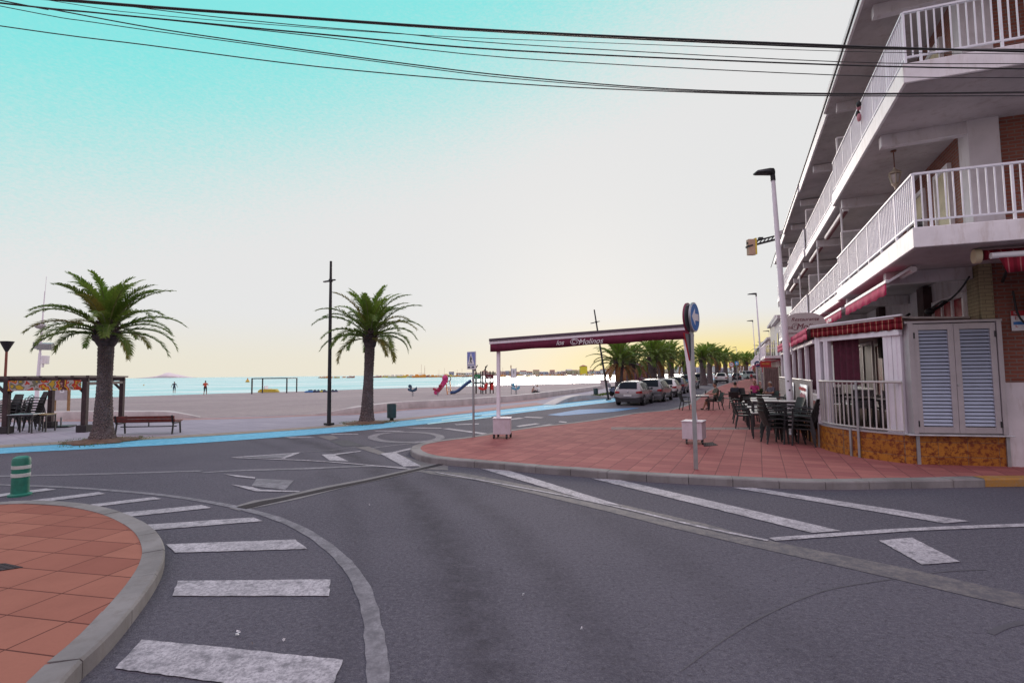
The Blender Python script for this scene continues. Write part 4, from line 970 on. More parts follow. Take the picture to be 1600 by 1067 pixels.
# awnings tucked under the first balcony along the street
def awning(y0, y1, label, logo=False):
    r = root('street_awning', L2W(0, 0, 0), -AZ, label, 'awning', 'crimson awnings under the first balcony')
    xb = BX-.02; zb = 3.88
    m = MB(); m.cyl((-1.28, y0, 4.09), (-1.28, y1, 4.09), .06); m.build('roller', WHITE, r, smooth=40)
    m = MB(); m.strip([(-1.28, y0+.06, 4.15), (-1.5, y0+.06, 4.03), (xb, y0+.06, zb+.03)], [(-1.28, y1-.06, 4.15), (-1.5, y1-.06, 4.03), (xb, y1-.06, zb+.03)]); o = m.build('awning_fabric', PINKRED, r); s_ = o.modifiers.new('s', 'SOLIDIFY'); s_.thickness = .01
    m = MB(); m.bar((xb, y0, zb), (xb, y1, zb), .07, .07); m.build('front_bar', WHITE, r, bev=.01)
    m = MB(); nn = 40; top = [(xb-.02, y0+.05+(y1-y0-.1)*k/nn, zb-.03) for k in range(nn+1)]; bot = [(xb-.025-.012*sin(k*1.3), p[1], zb-.27-.015*sin(k*.9)) for k, p in enumerate(top)]
    m.strip(top, bot); o = m.build('valance', PINKRED, r, smooth=180); s_ = o.modifiers.new('s', 'SOLIDIFY'); s_.thickness = .006
    for y in (y0+.02, y1-.02):
        m = MB(); m.bar((-1.3, y, 4.14), (xb+.02, y, zb), .03, .05); m.build('side_bracket', WHITE, r)
    if logo:
        text('awning_lettering', 'los Molinos', .2, SIGNW, frame((xb-.045, (y0+y1)/2, zb-.16), (0, -1, 0)), r, .35, .002)
awning(-.62, 3.75, 'crimson awning nearest the street corner, its plain valance hanging'); awning(4.35, 8.6, 'crimson awning with white lettering behind the oval restaurant sign', True); awning(9.0, 12.8, 'crimson awning farthest down the building above the curtained terrace')
# striped awning on the end wall
STR = m_stripe('red_gold_stripe', (.2, .01, .025), (.34, .13, .13), .17, .1, 1, .08)
r = root('corner_awning', L2W(0, 0, 0), -AZ, 'striped red awning roller on the brick end wall under the first balcony', 'awning')
A0, A1 = ex(-.72, -1.72), ex(6, -1.72)
m = MB(); m.cyl((A0[0]+.12, A0[1], 4.06), (A1[0], A1[1], 4.06), .09); m.build('roller', STR, r, smooth=40)
m = MB(); m.cyl((A0[0], A0[1], 4.05), (A0[0]+.1, A0[1], 4.05), .13); m.build('roller_end_cap', CREAM, r, smooth=40, bev=.01)
B0, B1 = ex(-.56, -1.96), ex(6, -1.96)
m = MB(); m.cyl((B0[0], B0[1], 4.0), (B1[0], B1[1], 4.0), .055); m.build('front_bar', SIGNW, r, smooth=40)
m = MB(); nn = 60; top = [(B0[0]+.1+(B1[0]-B0[0])*k/nn, B0[1]+(B1[1]-B0[1])*k/nn-.02, 3.96) for k in range(nn+1)]; bot = [(x+(.1 if k == 0 else 0), y-.02*sin(k*1.1), 3.69-.008*sin(k*1.7)) for k, (x, y, z) in enumerate(top)]
m.strip(top, bot); o = m.build('valance', STR, r, smooth=180); s_ = o.modifiers.new('s', 'SOLIDIFY'); s_.thickness = .006
m = MB(); m.bar((B0[0]+.3, B0[1], 3.97), (.3, -.05, 3.8), .04, .05); m.build('folding_arm', BLACK, r)
m = MB(); m.box((.75, -.12, 3.3), (.25, .2, .35), es); m.cyl((.75, -.2, 3.1), (.75, -.2, 3.2), .05); part(m, 'meter_box', STEEL, bev=.02)
m = MB(); m.tube(smoothpath([(.45, -.05, 3.6), (.5, -.07, 3.1), (.7, -.07, 2.85), (1.0, -.06, 2.8), (1.3, -.04, 3.0)], 5), .018, 6); part(m, 'wall_cable', BLACKP)
# red and white poster on the brick
p = W2L(D(1603, 502, 10.3)); wy = es*p.x-.03
r = root('wall_poster', L2W(p.x-.22, wy-.02, p.z), -AZ+atan(es), 'small red and white notice fixed to the brick end wall', 'notice')
m = MB(); m.box((.1, 0, 0), (.42, .012, .40)); m.build('panel', SIGNW, r)
m = MB(); m.box((.1, -.008, .15), (.42, .008, .1)); m.build('red_header', SIGNR, r)
text('header_lettering', 'SE', .09, SIGNW, frame((-.03, -.014, .15), (1, 0, 0)), r, 0, .001); text('lettering', 'E', .1, SIGNR, frame((-.03, -.009, .05), (1, 0, 0)), r, 0, .001); text('lettering', 'L', .1, SIGNR, frame((-.03, -.009, -.1), (1, 0, 0)), r, 0, .001)
m = MB(); m.box((.02, -.009, -.05), (.2, .006, .06)); m.build('blue_mark', SIGNB, r)

# ================================================================== RESTAURANT TERRACE
TR = root('restaurant_terrace', EO, -AZ, 'glazed restaurant terrace on an orange tiled plinth with white posts and maroon curtains', 'terrace')
def tp(mb, name, mt, **k): return mb.build(name, mt, TR, **k)
curve = [(p.x, p.y) for p in smoothpath([(-2.9, 12, 0), (-2.88, 7, 0), (-2.86, 3.2, 0), (-2.79, 1.75, 0), (-2.62, 1.0, 0), (-2.26, .36, 0), (-1.85, -.04, 0), (-1.42, -.30, 0), (-.6, -.17, 0), (.2, -.04, 0)], 6)]
PT = .72
m = MB(); m.wall(offs(curve, -.08), .16, .1, PT-.012); tp(m, 'plinth', ORANGE)
m = MB(); m.wall(offs(curve, -.09), .21, PT-.012, PT+.02); tp(m, 'plinth_coping', ALU)
m = MB(); m.prism([(x+.1, y+.06) for x, y in curve]+[(-.05, 12)], .1, .64); tp(m, 'terrace_floor', m_tiles('brown_floor_tile', (.2, .13, .11), (.23, .15, .12), (.12, .08, .07), .4, .4, .3))
for px_ in ((-2.79, 1.75), (-2.35, .5), (-1.36, -.28), (.18, -.04)):
    m = MB(); q = min(range(len(curve)), key=lambda i: (curve[i][0]-px_[0])**2+(curve[i][1]-px_[1])**2); a = Vector(curve[max(0, q-1)]); b = Vector(curve[min(len(curve)-1, q+1)]); d = (b-a); nrm = Vector((d.y, -d.x)).normalized()
    c_ = Vector(curve[q])+nrm*.008; m.box((c_.x, c_.y, .43), (.05, .05, .64) if px_[0] < -2 else (.06, .05, .64), atan2(d.y, d.x)); tp(m, 'plinth_strip', STEEL)
def post(x, y, ang, w_, dpt, z0=PT+.02, z1=2.92):
    m = MB(); m.box((x, y, (z0+z1)/2), (w_, dpt, z1-z0), ang)
    for s in (-.28, .0, .28): m.box((x+sin(ang)*(dpt/2+.004), y-cos(ang)*(dpt/2+.004), (z0+z1)/2), (.012, .014, z1-z0-.02), ang) if s == 0 else None
    tp(m, 'post', WHITE2, bev=.012)
fa = atan2(-.2-1.75, -1.25+2.8)
post(-2.70, 1.72, fa, .15, .15); post(-2.56, 1.52, fa, .13, .12); post(-1.60, .05, fa, .2, .16); post(-1.47, -.11, fa, .18, .18)
F1, F2 = Vector((-2.86, 1.78, 0)), Vector((-1.46, -.40, 0))
m = MB(); m.bar(F1+Vector((.12, 0, 2.84)), F2+Vector((-.02, .12, 2.84)), .1, .12); tp(m, 'header_beam', WHITE2, bev=.01)
for y in (3.4, 5.2, 7.0, 8.8, 10.6, 12): post(-2.80, y, 0, .1, .1, .2, 2.9)
m = MB(); m.bar((-2.8, 1.8, 2.8), (-2.8, 12, 2.8), .1, .1); tp(m, 'header_beam', WHITE2, bev=.01)
# canopy
m = MB(); m.prism([(-2.93, 12), (-2.93, 1.78), (F2.x-.02, F2.y), (-1.2, -.1), (-.06, .5), (-.06, 12)], 3.13, 3.17); tp(m, 'canopy_roof', mat('white_canopy_sheet', (.55, .5, .5), .7))
def valance(a, b, mt, z0, z1, nn, amp=.016):
    m = MB(); a, b = Vector(a), Vector(b); d = b-a; nv = Vector((d.y, -d.x, 0)).normalized()
    rows = []
    for z, k_ in ((z1, 0), ((z0+z1)/2, .6), (z0, 1)): rows.append([a+d*k/nn+nv*(.02+amp*k_*sin(k*1.25))+Vector((0, 0, z+.012*k_*sin(k*.8))) for k in range(nn+1)])
    for i in range(2): m.strip(rows[i], rows[i+1])
    o = tp(m, 'canopy_valance', mt, smooth=180); s_ = o.modifiers.new('s', 'SOLIDIFY'); s_.thickness = .008
STRF = m_stripe('red_gold_stripe_front', (.19, .01, .02), (.42, .22, .15), .155, .11, .63, -.777)
valance(F1, F2, STRF, 2.9, 3.16, 70); valance((-2.95, 12, 0), (-2.95, 1.78, 0), PINKRED, 2.86, 3.16, 60)
m = MB(); m.bar(F1+Vector((-.02, -.03, 3.19)), F2+Vector((-.02, -.03, 3.19)), .05, .03); tp(m, 'canopy_edge', WHITE2)
# curtains
def curtain(a, b, z0, z1, mt):
    a, b = Vector(a), Vector(b); d = b-a; L = d.length; nn = max(8, int(L/.03)); nv = Vector((d.y, -d.x, 0)).normalized(); m = MB()
    t_ = [a+d*k/nn+nv*.028*sin(k*1.05) for k in range(nn+1)]
    m.strip([p+Vector((0, 0, z0)) for p in t_], [p+Vector((0, 0, z1)) for p in t_]); tp(m, 'curtain', mt, smooth=180)
CURT = mat('maroon_curtain', (.075, .008, .025), .8, 0, .2, 9, .2)
curtain((-2.44, 1.5, 0), (-2.0, .93, 0), 1.72, 2.8, CURT)
for y0, y1 in ((1.95, 3.3), (3.5, 5.1), (5.3, 6.9), (7.1, 8.7), (8.9, 10.5)): curtain((-2.72, y0, 0), (-2.72, y1, 0), 1.55, 2.78, CURT)
# front railing on the curve and the fence along the street
def bars(path, z0, z1, step, name):
    P = resample([Vector((x, y, 0)) for x, y in path], 300); Ls = sum((P[i+1]-P[i]).length for i in range(299)); n_ = int(Ls/step); Q = resample(P, n_+1); m = MB()
    m.tube([p+Vector((0, 0, z1)) for p in resample(P, 24)], .026, 8); m.tube([p+Vector((0, 0, z0+.05)) for p in resample(P, 24)], .02, 8)
    for p in Q: m.box((p.x, p.y, (z0+z1)/2+.02), (.024, .024, z1-z0-.05))
    tp(m, name, mat('terrace_rail_paint', (.5, .47, .45), .45, .1, .08, 5, 0))
ci = [p for p in curve if p[1] <= 1.8 and p[0] < -1.5]
bars(offs(ci, -.03), PT+.02, 1.80, .125, 'terrace_railing'); bars([(-2.9, 1.8), (-2.92, 6), (-2.92, 12)], PT-.1, 1.80, .075, 'street_fence')
for k in (5, 15):
    p = offs(ci, -.03)[min(k, len(ci)-1)]
m = MB(); p = Vector(offs(curve, .035)[min(range(len(curve)), key=lambda i: abs(curve[i][0]+2.2)+abs(curve[i][1]-.33))]); m.box((p.x, p.y, .95), (.045, .03, 1.72), -.6); tp(m, 'railing_post', STEEL)
# shutter cabinet
S1, S2 = Vector((-1.40, -.40, 0)), Vector((.18, -.11, 0)); d = (S2-S1); sa = atan2(d.y, d.x); SL = d.length
r = root('shutter_cabinet', L2W(S1.x, S1.y, PT+.02), -AZ+sa, 'pale aluminium double louvred shutter cabinet on the orange plinth', 'shutter')
Hc = 2.26
m = MB(); m.box((SL/2, .2, Hc/2), (SL, .3, Hc-.02)); m.build('cabinet_box', ALU, r)
m = MB(); m.box((SL/2, .05, Hc+.025), (SL+.08, .16, .05)); m.build('top_cap', ALU, r, bev=.008)
m = MB(); m.box((SL/2, .03, -.005), (SL+.2, .2, .03)); m.build('bottom_sill', mat('pale_sill_metal', (.55, .55, .58), .4, .4), r, bev=.006)
for x, w_ in ((.04, .08), (SL-.04, .08)):
    m = MB(); m.box((x, .0, Hc/2+.01), (w_, .12, Hc-.02)); m.build('jamb', ALU, r)
for i in range(2):
    x0 = .085+i*(SL-.17)/2; w_ = (SL-.17)/2-.006; z0, z1 = .04, Hc-.02; f = MB()
    for bx_, bw, bz, bh in ((x0+.05, .1, (z0+z1)/2, z1-z0), (x0+w_-.05, .1, (z0+z1)/2, z1-z0), (x0+w_/2, w_-.2, z0+.06, .12), (x0+w_/2, w_-.2, z1-.06, .12)): f.box((bx_, -.01, bz), (bw, .06, bh))
    fr = f.build('shutter_door', ALU, r, bev=.004)
    s_ = MB(); nl = 27
    for k in range(nl): s_.box((x0+w_/2, -.008, z0+.13+(z1-z0-.25)*(k+.5)/nl), (w_-.2, .012, .058), 0, 0, Matrix.Rotation(radians(-32), 3, 'X'))
    s_.build('louvre', mat('louvre_metal', (.44, .5, .62), .4, .2, .05, 3, 0), fr)
    k = MB(); k.box((x0+w_/2, .035, (z0+z1)/2), (w_-.19, .01, z1-z0-.2)); k.build('backing', BLACKP, fr)
    hx = x0+.015 if i == 0 else x0+w_-.015
    for z in (.22, Hc-.25):
        h = MB(); h.box((hx, -.045, z), (.02, .02, .12)); h.build('hinge', BLACK, fr)
    if i == 1: h = MB(); h.cyl((x0+.02, -.04, 1.0), (x0+.02, -.06, 1.0), .02); h.build('lock', STEEL, fr)
# banners on the street fence
def fbanner(y, w_, label, lines):
    r = root('fence_banner', L2W(-2.965, y, 1.36), -AZ-pi/2, label, 'banner', 'white banners tied to the terrace fence')
    m = MB(); nn = 12; t_ = [(-w_/2+w_*k/nn, .012*sin(k*1.1), .32) for k in range(nn+1)]; b_ = [(x, .02*sin(k*.8+1), -.36+.02*sin(k)) for k, (x, _, _) in enumerate(t_)]
    m.strip(t_, b_); o = m.build('banner_sheet', SIGNW, r, smooth=180); q = o.modifiers.new('s', 'SOLIDIFY'); q.thickness = .006
    for zt, w2, mt, h in lines:
        m = MB(); random.seed(int(y*10)); x = -w_*w2/2
        while x < w_*w2/2: ww = random.uniform(.03, .1); m.box((x+ww/2, -.035, zt+random.uniform(-.01, .01)), (ww, .01, h*random.uniform(.6, 1))); x += ww+.035
        m.build('banner_print', mt, r)
fbanner(3.0, 1.75, 'white banner with red print on the terrace fence right of the white lamp post', [(.2, .85, SIGNR, .1), (-.02, .6, mat('pink_print', (.45, .15, .18), .6), .2), (-.22, .7, SIGNR, .09)])
fbanner(6.6, 2.0, 'white and orange banner on the terrace fence left of the white lamp post', [(.18, .8, mat('orange_print', (.5, .16, .04), .6), .1), (-.05, .6, SIGNR, .16), (-.2, .5, STEEL, .08)])
# oval restaurant sign
c0 = D(1257, 513, 16.8); r = root('restaurant_sign', c0, -radians(14), 'oval grey restaurant sign with dark red script above the terrace canopy', 'sign')
OV = [(.66*cos(t), 0, (.52 if sin(t) > 0 else .55)*sin(t)*(1 if abs(cos(t)) < .95 else 1)) for t in [2*pi*k/40 for k in range(40)]]
OV = [((.68 if abs(p[0]) > .0 else 0)*math.copysign(abs(p[0]/.66)**.7, p[0]), 0, p[2]) for p in OV]
m = MB(); m.extr(OV, (0, .06, 0)); m.build('panel', mat('sign_grey_panel', (.52, .47, .46), .5, 0, .05, 3, 0), r, bev=.006)
INK = mat('dark_red_ink', (.16, .02, .04), .6, 0, .1, 6, 0)
text('lettering', 'Restaurante', .17, INK, frame((.02, -.004, .3), (1, 0, 0)), r, .35, .003)
text('lettering', 'los', .17, INK, frame((-.46, -.004, .04), (1, 0, 0)), r, .35, .003); text('lettering', 'Molinos', .26, INK, frame((.16, -.004, .06), (1, 0, 0)), r, .35, .003)
text('lettering', 'ESPECIALIDAD EN CALDERO', .075, INK, frame((0, -.004, -.16), (1, 0, 0)), r, 0, .003); text('lettering', 'PESCADOS A LA', .07, INK, frame((0, -.004, -.27), (1, 0, 0)), r, 0, .003)
m = MB(); m.tube([(-.26+.14*cos(t*.3)*(1-.02*t), -.006, .05+.14*sin(t*.3)*(1-.02*t)) for t in range(34)], .006, 4); m.build('swirl', INK, r)
for x in (-.4, .4):
    m = MB(); m.box((x, .06, -.5), (.05, .05, .7)); m.build('bracket', WHITE2, r)

# ================================================================== PORTAL WITH LETTERED VALANCE
PL, PR_ = Z(785, 684, PZ), Z(1085, 692.5, PZ); pd = (PR_-PL); pang = atan2(pd.y, pd.x); pL = pd.length
r = root('awning_portal', PL, pang, 'white two-post portal on wheeled planters with a long maroon lettered valance', 'awning')
zL, zR = D(770, 529.5, PL.y).z-PZ, D(1079, 506.5, PR_.y).z-PZ
for i, x in enumerate((0, pL)):
    m = MB(); m.box((x, 0, .36), (.52, .52, .46), .25*(1-2*i)); m.box((x, 0, .6), (.56, .56, .03), .25*(1-2*i)); pb_ = m.build('planter_box', mat('mauve_white_box', (.56, .5, .55), .6, 0, .08, 4, .1, grime=.3), r, bev=.012)
    for sx_, sy_ in ((-1, -1), (1, -1), (1, 1), (-1, 1)):
        m = MB(); m.cyl((x+sx_*.2-.02, sy_*.2, .05), (x+sx_*.2+.02, sy_*.2, .05), .05); m.box((x+sx_*.2, sy_*.2, .11), (.05, .05, .05)); m.build('caster', BLACKP, pb_, smooth=40)
    tx = -.17 if i else .02; x = x if i else x-.12
    m = MB(); m.bar((x+(.05 if i else 0), 0, .6), (x+tx, 0, (zR if i else zL)-.3), .1, .1, up=(0, 1, 0)); m.build('post', WHITE2, r, bev=.008)
xa, xb = -.34, pL-.02
def zt(x): return zL+(zR-zL)*(x-xa)/(xb-xa)
def beam(z0, z1, y0, y1, name, mt, nn=1):
    m = MB(); m.loft([[(x, y0, zt(x)+z0), (x, y1, zt(x)+z0), (x, y1, zt(x)+z1), (x, y0, zt(x)+z1)] for x in (xa, xb)]); m.build(name, mt, r, bev=.005)
beam(-.075, 0, -.2, .16, 'cassette', mat('dark_mauve_cassette', (.09, .06, .085), .5)); beam(-.035, .012, .05, .3, 'cassette_top', mat('lavender_metal', (.3, .28, .38), .4, .3)); beam(-.165, -.08, -.17, -.05, 'front_bar', WHITE2)
m = MB(); nn = 60; xs = [xa+.03+(xb-xa-.04)*k/nn for k in range(nn+1)]
m.strip([(x, -.165+.0*k, zt(x)-.16) for k, x in enumerate(xs)], [(x, -.17+.012*sin(k*.7), zt(x)-.40-.012*sin(k*.35)) for k, x in enumerate(xs)]); o = m.build('valance', MAROON, r, smooth=180); q = o.modifiers.new('s', 'SOLIDIFY'); q.thickness = .008
tl = (zR-zL)/(xb-xa); td = Vector((1, 0, tl))
xt = xa+(xb-xa)*.425
text('lettering', 'los', .2, SIGNW, frame((xt-.27, -.2, zt(xt)-.285), td, (-tl, 0, 1)), r, .4, .003); text('lettering', 'Molinos', .22, SIGNW, frame((xt+.62, -.2, zt(xt)-.27), td, (-tl, 0, 1)), r, .4, .003)
m = MB(); m.tube([(xt+.16+.14*cos(t*.33)*(1-.02*t), -.2, zt(xt)-.275+.1*sin(t*.33)*(1-.02*t)) for t in range(36)], .008, 4); m.tube(smoothpath([(xt+.1, -.2, zt(xt)-.22), (xt+.2, -.2, zt(xt)-.19), (xt+.3, -.2, zt(xt)-.24), (xt+.36, -.2, zt(xt)-.31)], 4), .009, 4); m.build('swirl', SIGNW, r)

# ================================================================== ROAD SIGNS
b = Z(1087.5, 733, PZ); top = D(1080, 473, b.y).z; cz = D(1079, 496, b.y).z-PZ
r = root('direction_sign', b, 0, 'grey sign pole with a round blue arrow sign and a triangular sign below it', 'road sign')
m = MB(); m.box((0, 0, (top-PZ)/2-.02), (.07, .07, top-PZ-.04)); m.build('pole', STEEL, r, bev=.008)
nb_ = Vector((sin(radians(127)), cos(radians(127)), 0)); side = Vector((0, 0, 1)).cross(nb_).normalized()
def disc(c, nrm, rad, th, mt, name, par, nn=36):
    q = Vector((0, 0, 1)).cross(nrm).normalized(); m = MB(); m.extr([Vector(c)+q*rad*cos(2*pi*k/nn)+Vector((0, 0, rad*sin(2*pi*k/nn))) for k in range(nn)], nrm*th); return m.build(name, mt, par, smooth=40)
bd_ = disc(Vector((0, 0, cz))+nb_*.045, nb_, .3, .03, STEEL, 'sign_plate', r)
disc(Vector((0, 0, cz))+nb_*.076, nb_, .29, .004, SIGNW, 'white_rim', bd_); disc(Vector((0, 0, cz))+nb_*.081, nb_, .272, .004, SIGNB, 'blue_face', bd_)
def flat(c, xd, zd, pts, nrm, th, mt, name, par): m = MB(); m.extr([Vector(c)+Vector(xd)*x+Vector(zd)*z for x, z in pts], Vector(nrm)*th); return m.build(name, mt, par)
ARR = [(-.22, 0), (-.02, .17), (-.02, .07), (.2, .07), (.2, -.07), (-.02, -.07), (-.02, -.17)]
flat(Vector((0, 0, cz))+nb_*.086, side, (0, 0, 1), ARR, nb_, .004, SIGNW, 'arrow', bd_)
b2 = disc(Vector((0, 0, cz))-nb_*.075, nb_, .3, .03, mat('dark_red_rim', (.2, .012, .05), .5), 'rear_sign_plate', r); disc(Vector((0, 0, cz))-nb_*.044, nb_, .28, .006, STEEL, 'rear_sign_back', b2)
tz = D(1083, 541, b.y).z-PZ; TRI = [(-.3, .26), (.3, .26), (0, -.29)]
t_ = flat(Vector((0, 0, tz))-nb_*.07, side, (0, 0, 1), TRI, nb_, .025, SIGNR, 'triangle_plate', r); flat(Vector((0, 0, tz))-nb_*.043, side, (0, 0, 1), [(x*.93, z*.93+.004) for x, z in TRI], nb_, .008, STEEL, 'triangle_back', t_)
flat(Vector((0, 0, tz))-nb_*.075, side, (0, 0, 1), [(x*.66, z*.66+.02) for x, z in TRI], nb_, .004, SIGNW, 'triangle_face', t_)
# pedestrian crossing sign
b = Z(740, 683, PZ); cz = D(737.5, 563, b.y).z-PZ; r = root('crossing_sign', b, -radians(42), 'square blue pedestrian crossing sign on a thin grey pole beside the portal', 'road sign')
m = MB(); m.cyl((0, 0, 0), (0, 0, cz+.1), .036); m.build('pole', STEEL, r, smooth=40)
m = MB(); m.box((-.02, -.05, cz), (.38, .03, .55)); pl = m.build('sign_plate', SIGNW, r, bev=.006)
m = MB(); m.box((-.02, -.068, cz+.05), (.34, .006, .4)); m.build('blue_face', mat('pale_sign_blue', (.2, .24, .55), .45), pl)
flat((-.02, -.072, cz+.05), (1, 0, 0), (0, 0, 1), [(-.15, -.18), (.15, -.18), (0, .19)], (0, -1, 0), .004, SIGNW, 'white_triangle', pl)
m = MB(); m.ell((-.02, -.08, cz+.11), (.02, .006, .022)); 
for a, b_, w_ in (((0, .085), (-.005, .0), .04), ((-.005, .0), (-.05, -.11), .024), ((-.005, .0), (.04, -.11), .024), ((0, .07), (.045, .01), .018), ((0, .07), (-.045, .0), .018)): m.bar((-.02+a[0], -.078, cz+.02+a[1]), (-.02+b_[0], -.078, cz+.02+b_[1]), w_, .005, up=(0, 1, 0))
m.build('walker_figure', BLACKP, pl)
for x in (-.12, .06): m = MB(); m.box((x, -.07, cz-.21), (.11, .006, .05)); m.build('plate_print', mat('dark_blue_print', (.05, .06, .12), .5), pl)
# far signs by the street
def farsign(px, py, d, kind, label, rad, zc):
    b = D(px, py, d); z0 = .0; cz_ = D(px, zc, d).z; r = root('road_sign', (b.x, b.y, z0), -radians(20), label, 'road sign')
    m = MB(); m.cyl((0, 0, 0), (0, 0, cz_), .05); m.build('pole', STEEL, r)
    n_ = Vector((0, -1, 0)); c_ = Vector((0, -.06, cz_))
    if kind == 'limit':
        p_ = disc(c_, n_, rad, .03, SIGNR, 'sign_plate', r); disc(c_+n_*.032, n_, rad*.76, .006, SIGNW, 'white_face', p_); text('numerals', '30', rad*.95, BLACKP, frame(c_+n_*.042, (1, 0, 0)), p_, 0, .003)
    elif kind == 'arrow':
        p_ = disc(c_, n_, rad, .03, mat('dark_sign_blue', (.012, .05, .13), .45), 'sign_plate', r); flat(c_+n_*.034, (rad/.3, 0, 0), (0, 0, rad/.3), [(-.13, -.16), (-.05, -.16), (-.05, 0), (.07, 0), (.07, -.07), (.2, .05), (.07, .17), (.07, .09), (-.13, .09)], n_, .005, SIGNW, 'arrow', p_)
    else:
        m = MB(); m.box(c_, (rad*1.7, .03, rad*1.9)); p_ = m.build('sign_plate', mat('sky_sign_blue', (.06, .32, .6), .4), r); flat(c_+n_*.02, (rad, 0, 0), (0, 0, rad), [(-.6, -.6), (.6, -.6), (0, .7)], n_, .006, SIGNW, 'white_triangle', p_)
farsign(1143.5, 590, 78, 'limit', 'round red and white speed limit sign reading 30 before the far palms', .38, 569.5)
farsign(1152, 590, 84, 'cross', 'small square blue crossing sign right of the speed limit sign', .32, 567.5)
farsign(1184.5, 596, 47, 'arrow', 'dark blue round sign with a white turn arrow by the pavement edge', .27, 568.5)

# ================================================================== OVERHEAD CABLES
def cable(pts, rad, label, d=7.0, grp='overhead cables crossing the sky'):
    a, b = pts[0], pts[1]; k = (a[1]-b[1])/(a[0]-b[0]); c_, e = pts[-2], pts[-1]; k2 = (e[1]-c_[1])/(e[0]-c_[0])
    P = [(-700, a[1]+(-700-a[0])*k*1.15)]+list(pts)+[(1690, e[1]+(1690-e[0])*k2)]
    w3 = [D(x, y, d) for x, y in P]; m = MB(); q = smoothpath(w3, 5); m.tube(q, rad, 5)
    o = m.build('overhead_cable', BLACKP, smooth=180); tag(o, label, 'cable', grp)
cable([(100, 0), (420, 24), (800, 49.5), (1310, 72), (1600, 81)], 0.0159, 'thickest black overhead cable, uppermost of the bundle', 6.9)
cable([(100, 2), (420, 25.5), (800, 51.5), (1310, 75), (1600, 78)], 0.0116, 'second thick cable running just under the uppermost one', 6.95)
cable([(175, 7), (435, 37), (625, 53), (800, 69.5), (1310, 97), (1600, 100)], 0.0061, 'thin cable third from the top over the balcony', 7.05)
cable([(70, 0), (225, 22), (435, 40), (625, 53.5), (800, 62), (1310, 80.5), (1600, 85)], 0.0046, 'faint thin cable just below the thick pair', 7.1)
cable([(0, 5), (135, 19), (310, 36), (500, 54), (800, 79.5), (1310, 102), (1600, 108)], 0.0109, 'medium black cable in the middle of the bundle', 7.0)
cable([(0, 6), (150, 21), (310, 37), (500, 58), (800, 91), (1310, 118), (1600, 122)], 0.0065, 'thin cable parting downward from the medium cable', 7.15)
cable([(0, 1), (85, 16), (250, 46), (450, 75), (650, 102), (800, 119.5), (1040, 139), (1300, 146.5), (1600, 144)], 0.0084, 'upper of the three lowest cables', 6.9)
cable([(0, 10), (150, 36), (400, 71), (650, 105), (800, 123), (1040, 141), (1300, 148), (1600, 145.5)], 0.0061, 'middle of the three lowest cables', 7.0)
cable([(0, 41), (230, 71), (500, 105), (800, 131), (1025, 142.5), (1290, 150), (1600, 150)], 0.008, 'lowest overhead cable, standing apart at the left', 7.1)
m = MB(); m.tube(smoothpath([L2W(BX-.2, y, 10.16-.0012*(y-12)**2*0+(.05*sin(y))) for y in (-9, -4, 0, 5, 11, 18, 25, 31)], 4), .026, 6); tag(m.build('overhead_cable', BLACKP, smooth=180), 'black cable running along the roof edge of the apartment building', 'cable')
# ================================================================== FURNITURE
def table(loc, rz, label, h=.74, w_=.72, group='terrace tables', topm=None):
    r = root('cafe_table', loc, rz, label, 'table', group)
    m = MB(); m.box((0, 0, h-.012), (w_, w_, .024)); m.build('table_top', topm or mat('table_top_sky_sheen', (.5, .48, .46), .3, 0, .1, 5, 0), r, bev=.006)  # the top's paleness puts the sky's reflection into its colour
    m = MB()
    for a, b in ((-1, 0), (1, 0), (0, -1), (0, 1)): m.box((a*w_*.44, b*w_*.44, h-.05), (.03 if a else w_*.88, .03 if b else w_*.88, .05))
    m.build('apron', BLACKP, r)
    for a in (-1, 1):
        for b in (-1, 1):
            m = MB(); m.bar((a*w_*.45, b*w_*.45, 0), (a*w_*.44, b*w_*.44, h-.03), .04, .04); m.build('leg', BLACKP, r)
    return r
def chair0(loc, rz, label, group, slat=False, fm=None, sm=None):
    r = root('armchair' if not slat else 'slatted_chair', loc, rz, label, 'chair', group); fm = fm or BLACKP; sm = sm or RATTAN
    m = MB(); m.box((0, .02, .43), (.46, .46, .035)); m.build('seat', sm, r, bev=.012)
    m = MB()
    if slat:
        for k in range(7): m.bar((-.2, -.22-.02*k, .5+.06*k), (.2, -.22-.02*k, .5+.06*k), .014, .035)
    else:
        rows = [[Vector((x, -.215-.16*t-.05*(1-(x/.25)**2), .44+.44*t)) for x in [-.25+.5*k/8 for k in range(9)]] for t in (0, .33, .66, 1)]
        for i in range(3): m.strip(rows[i], rows[i+1])
    o = m.build('backrest', SIGNW if slat else sm, r)
    if not slat: q = o.modifiers.new('s', 'SOLIDIFY'); q.thickness = .025
    for a in (-1, 1):
        m = MB(); m.bar((a*.25, .24, 0), (a*.23, .2, .45), .035, .035); m.build('leg', fm, r)
        m = MB(); m.bar((a*.25, -.3, 0), (a*.23, -.2, .45), .035, .035); m.build('leg', fm, r)
        m = MB(); m.tube([(a*.25, .22, .42), (a*.28, .2, .63), (a*.28, .05, .66), (a*.27, -.26, .64)], .02, 6); m.build('arm', fm, r, smooth=60)
    if slat:
        m = MB(); m.tube([(-.22, -.2, .44), (-.22, -.36, .9), (0, -.38, .96), (.22, -.36, .9), (.22, -.2, .44)], .016, 6); m.build('back_frame', fm, r, smooth=60)
    return r
G1 = 'dark rattan armchairs on the terrace pavement'
ACH = chair0(L2W(-3.42, 2.35, PZ), -AZ+1.9, 'dark rattan armchair at the bottom of the nearest chair stack', G1)
def chair(p, rz, label, group=G1): return dup(ACH, p, rz, label, group)
names = ['second', 'third', 'topmost']
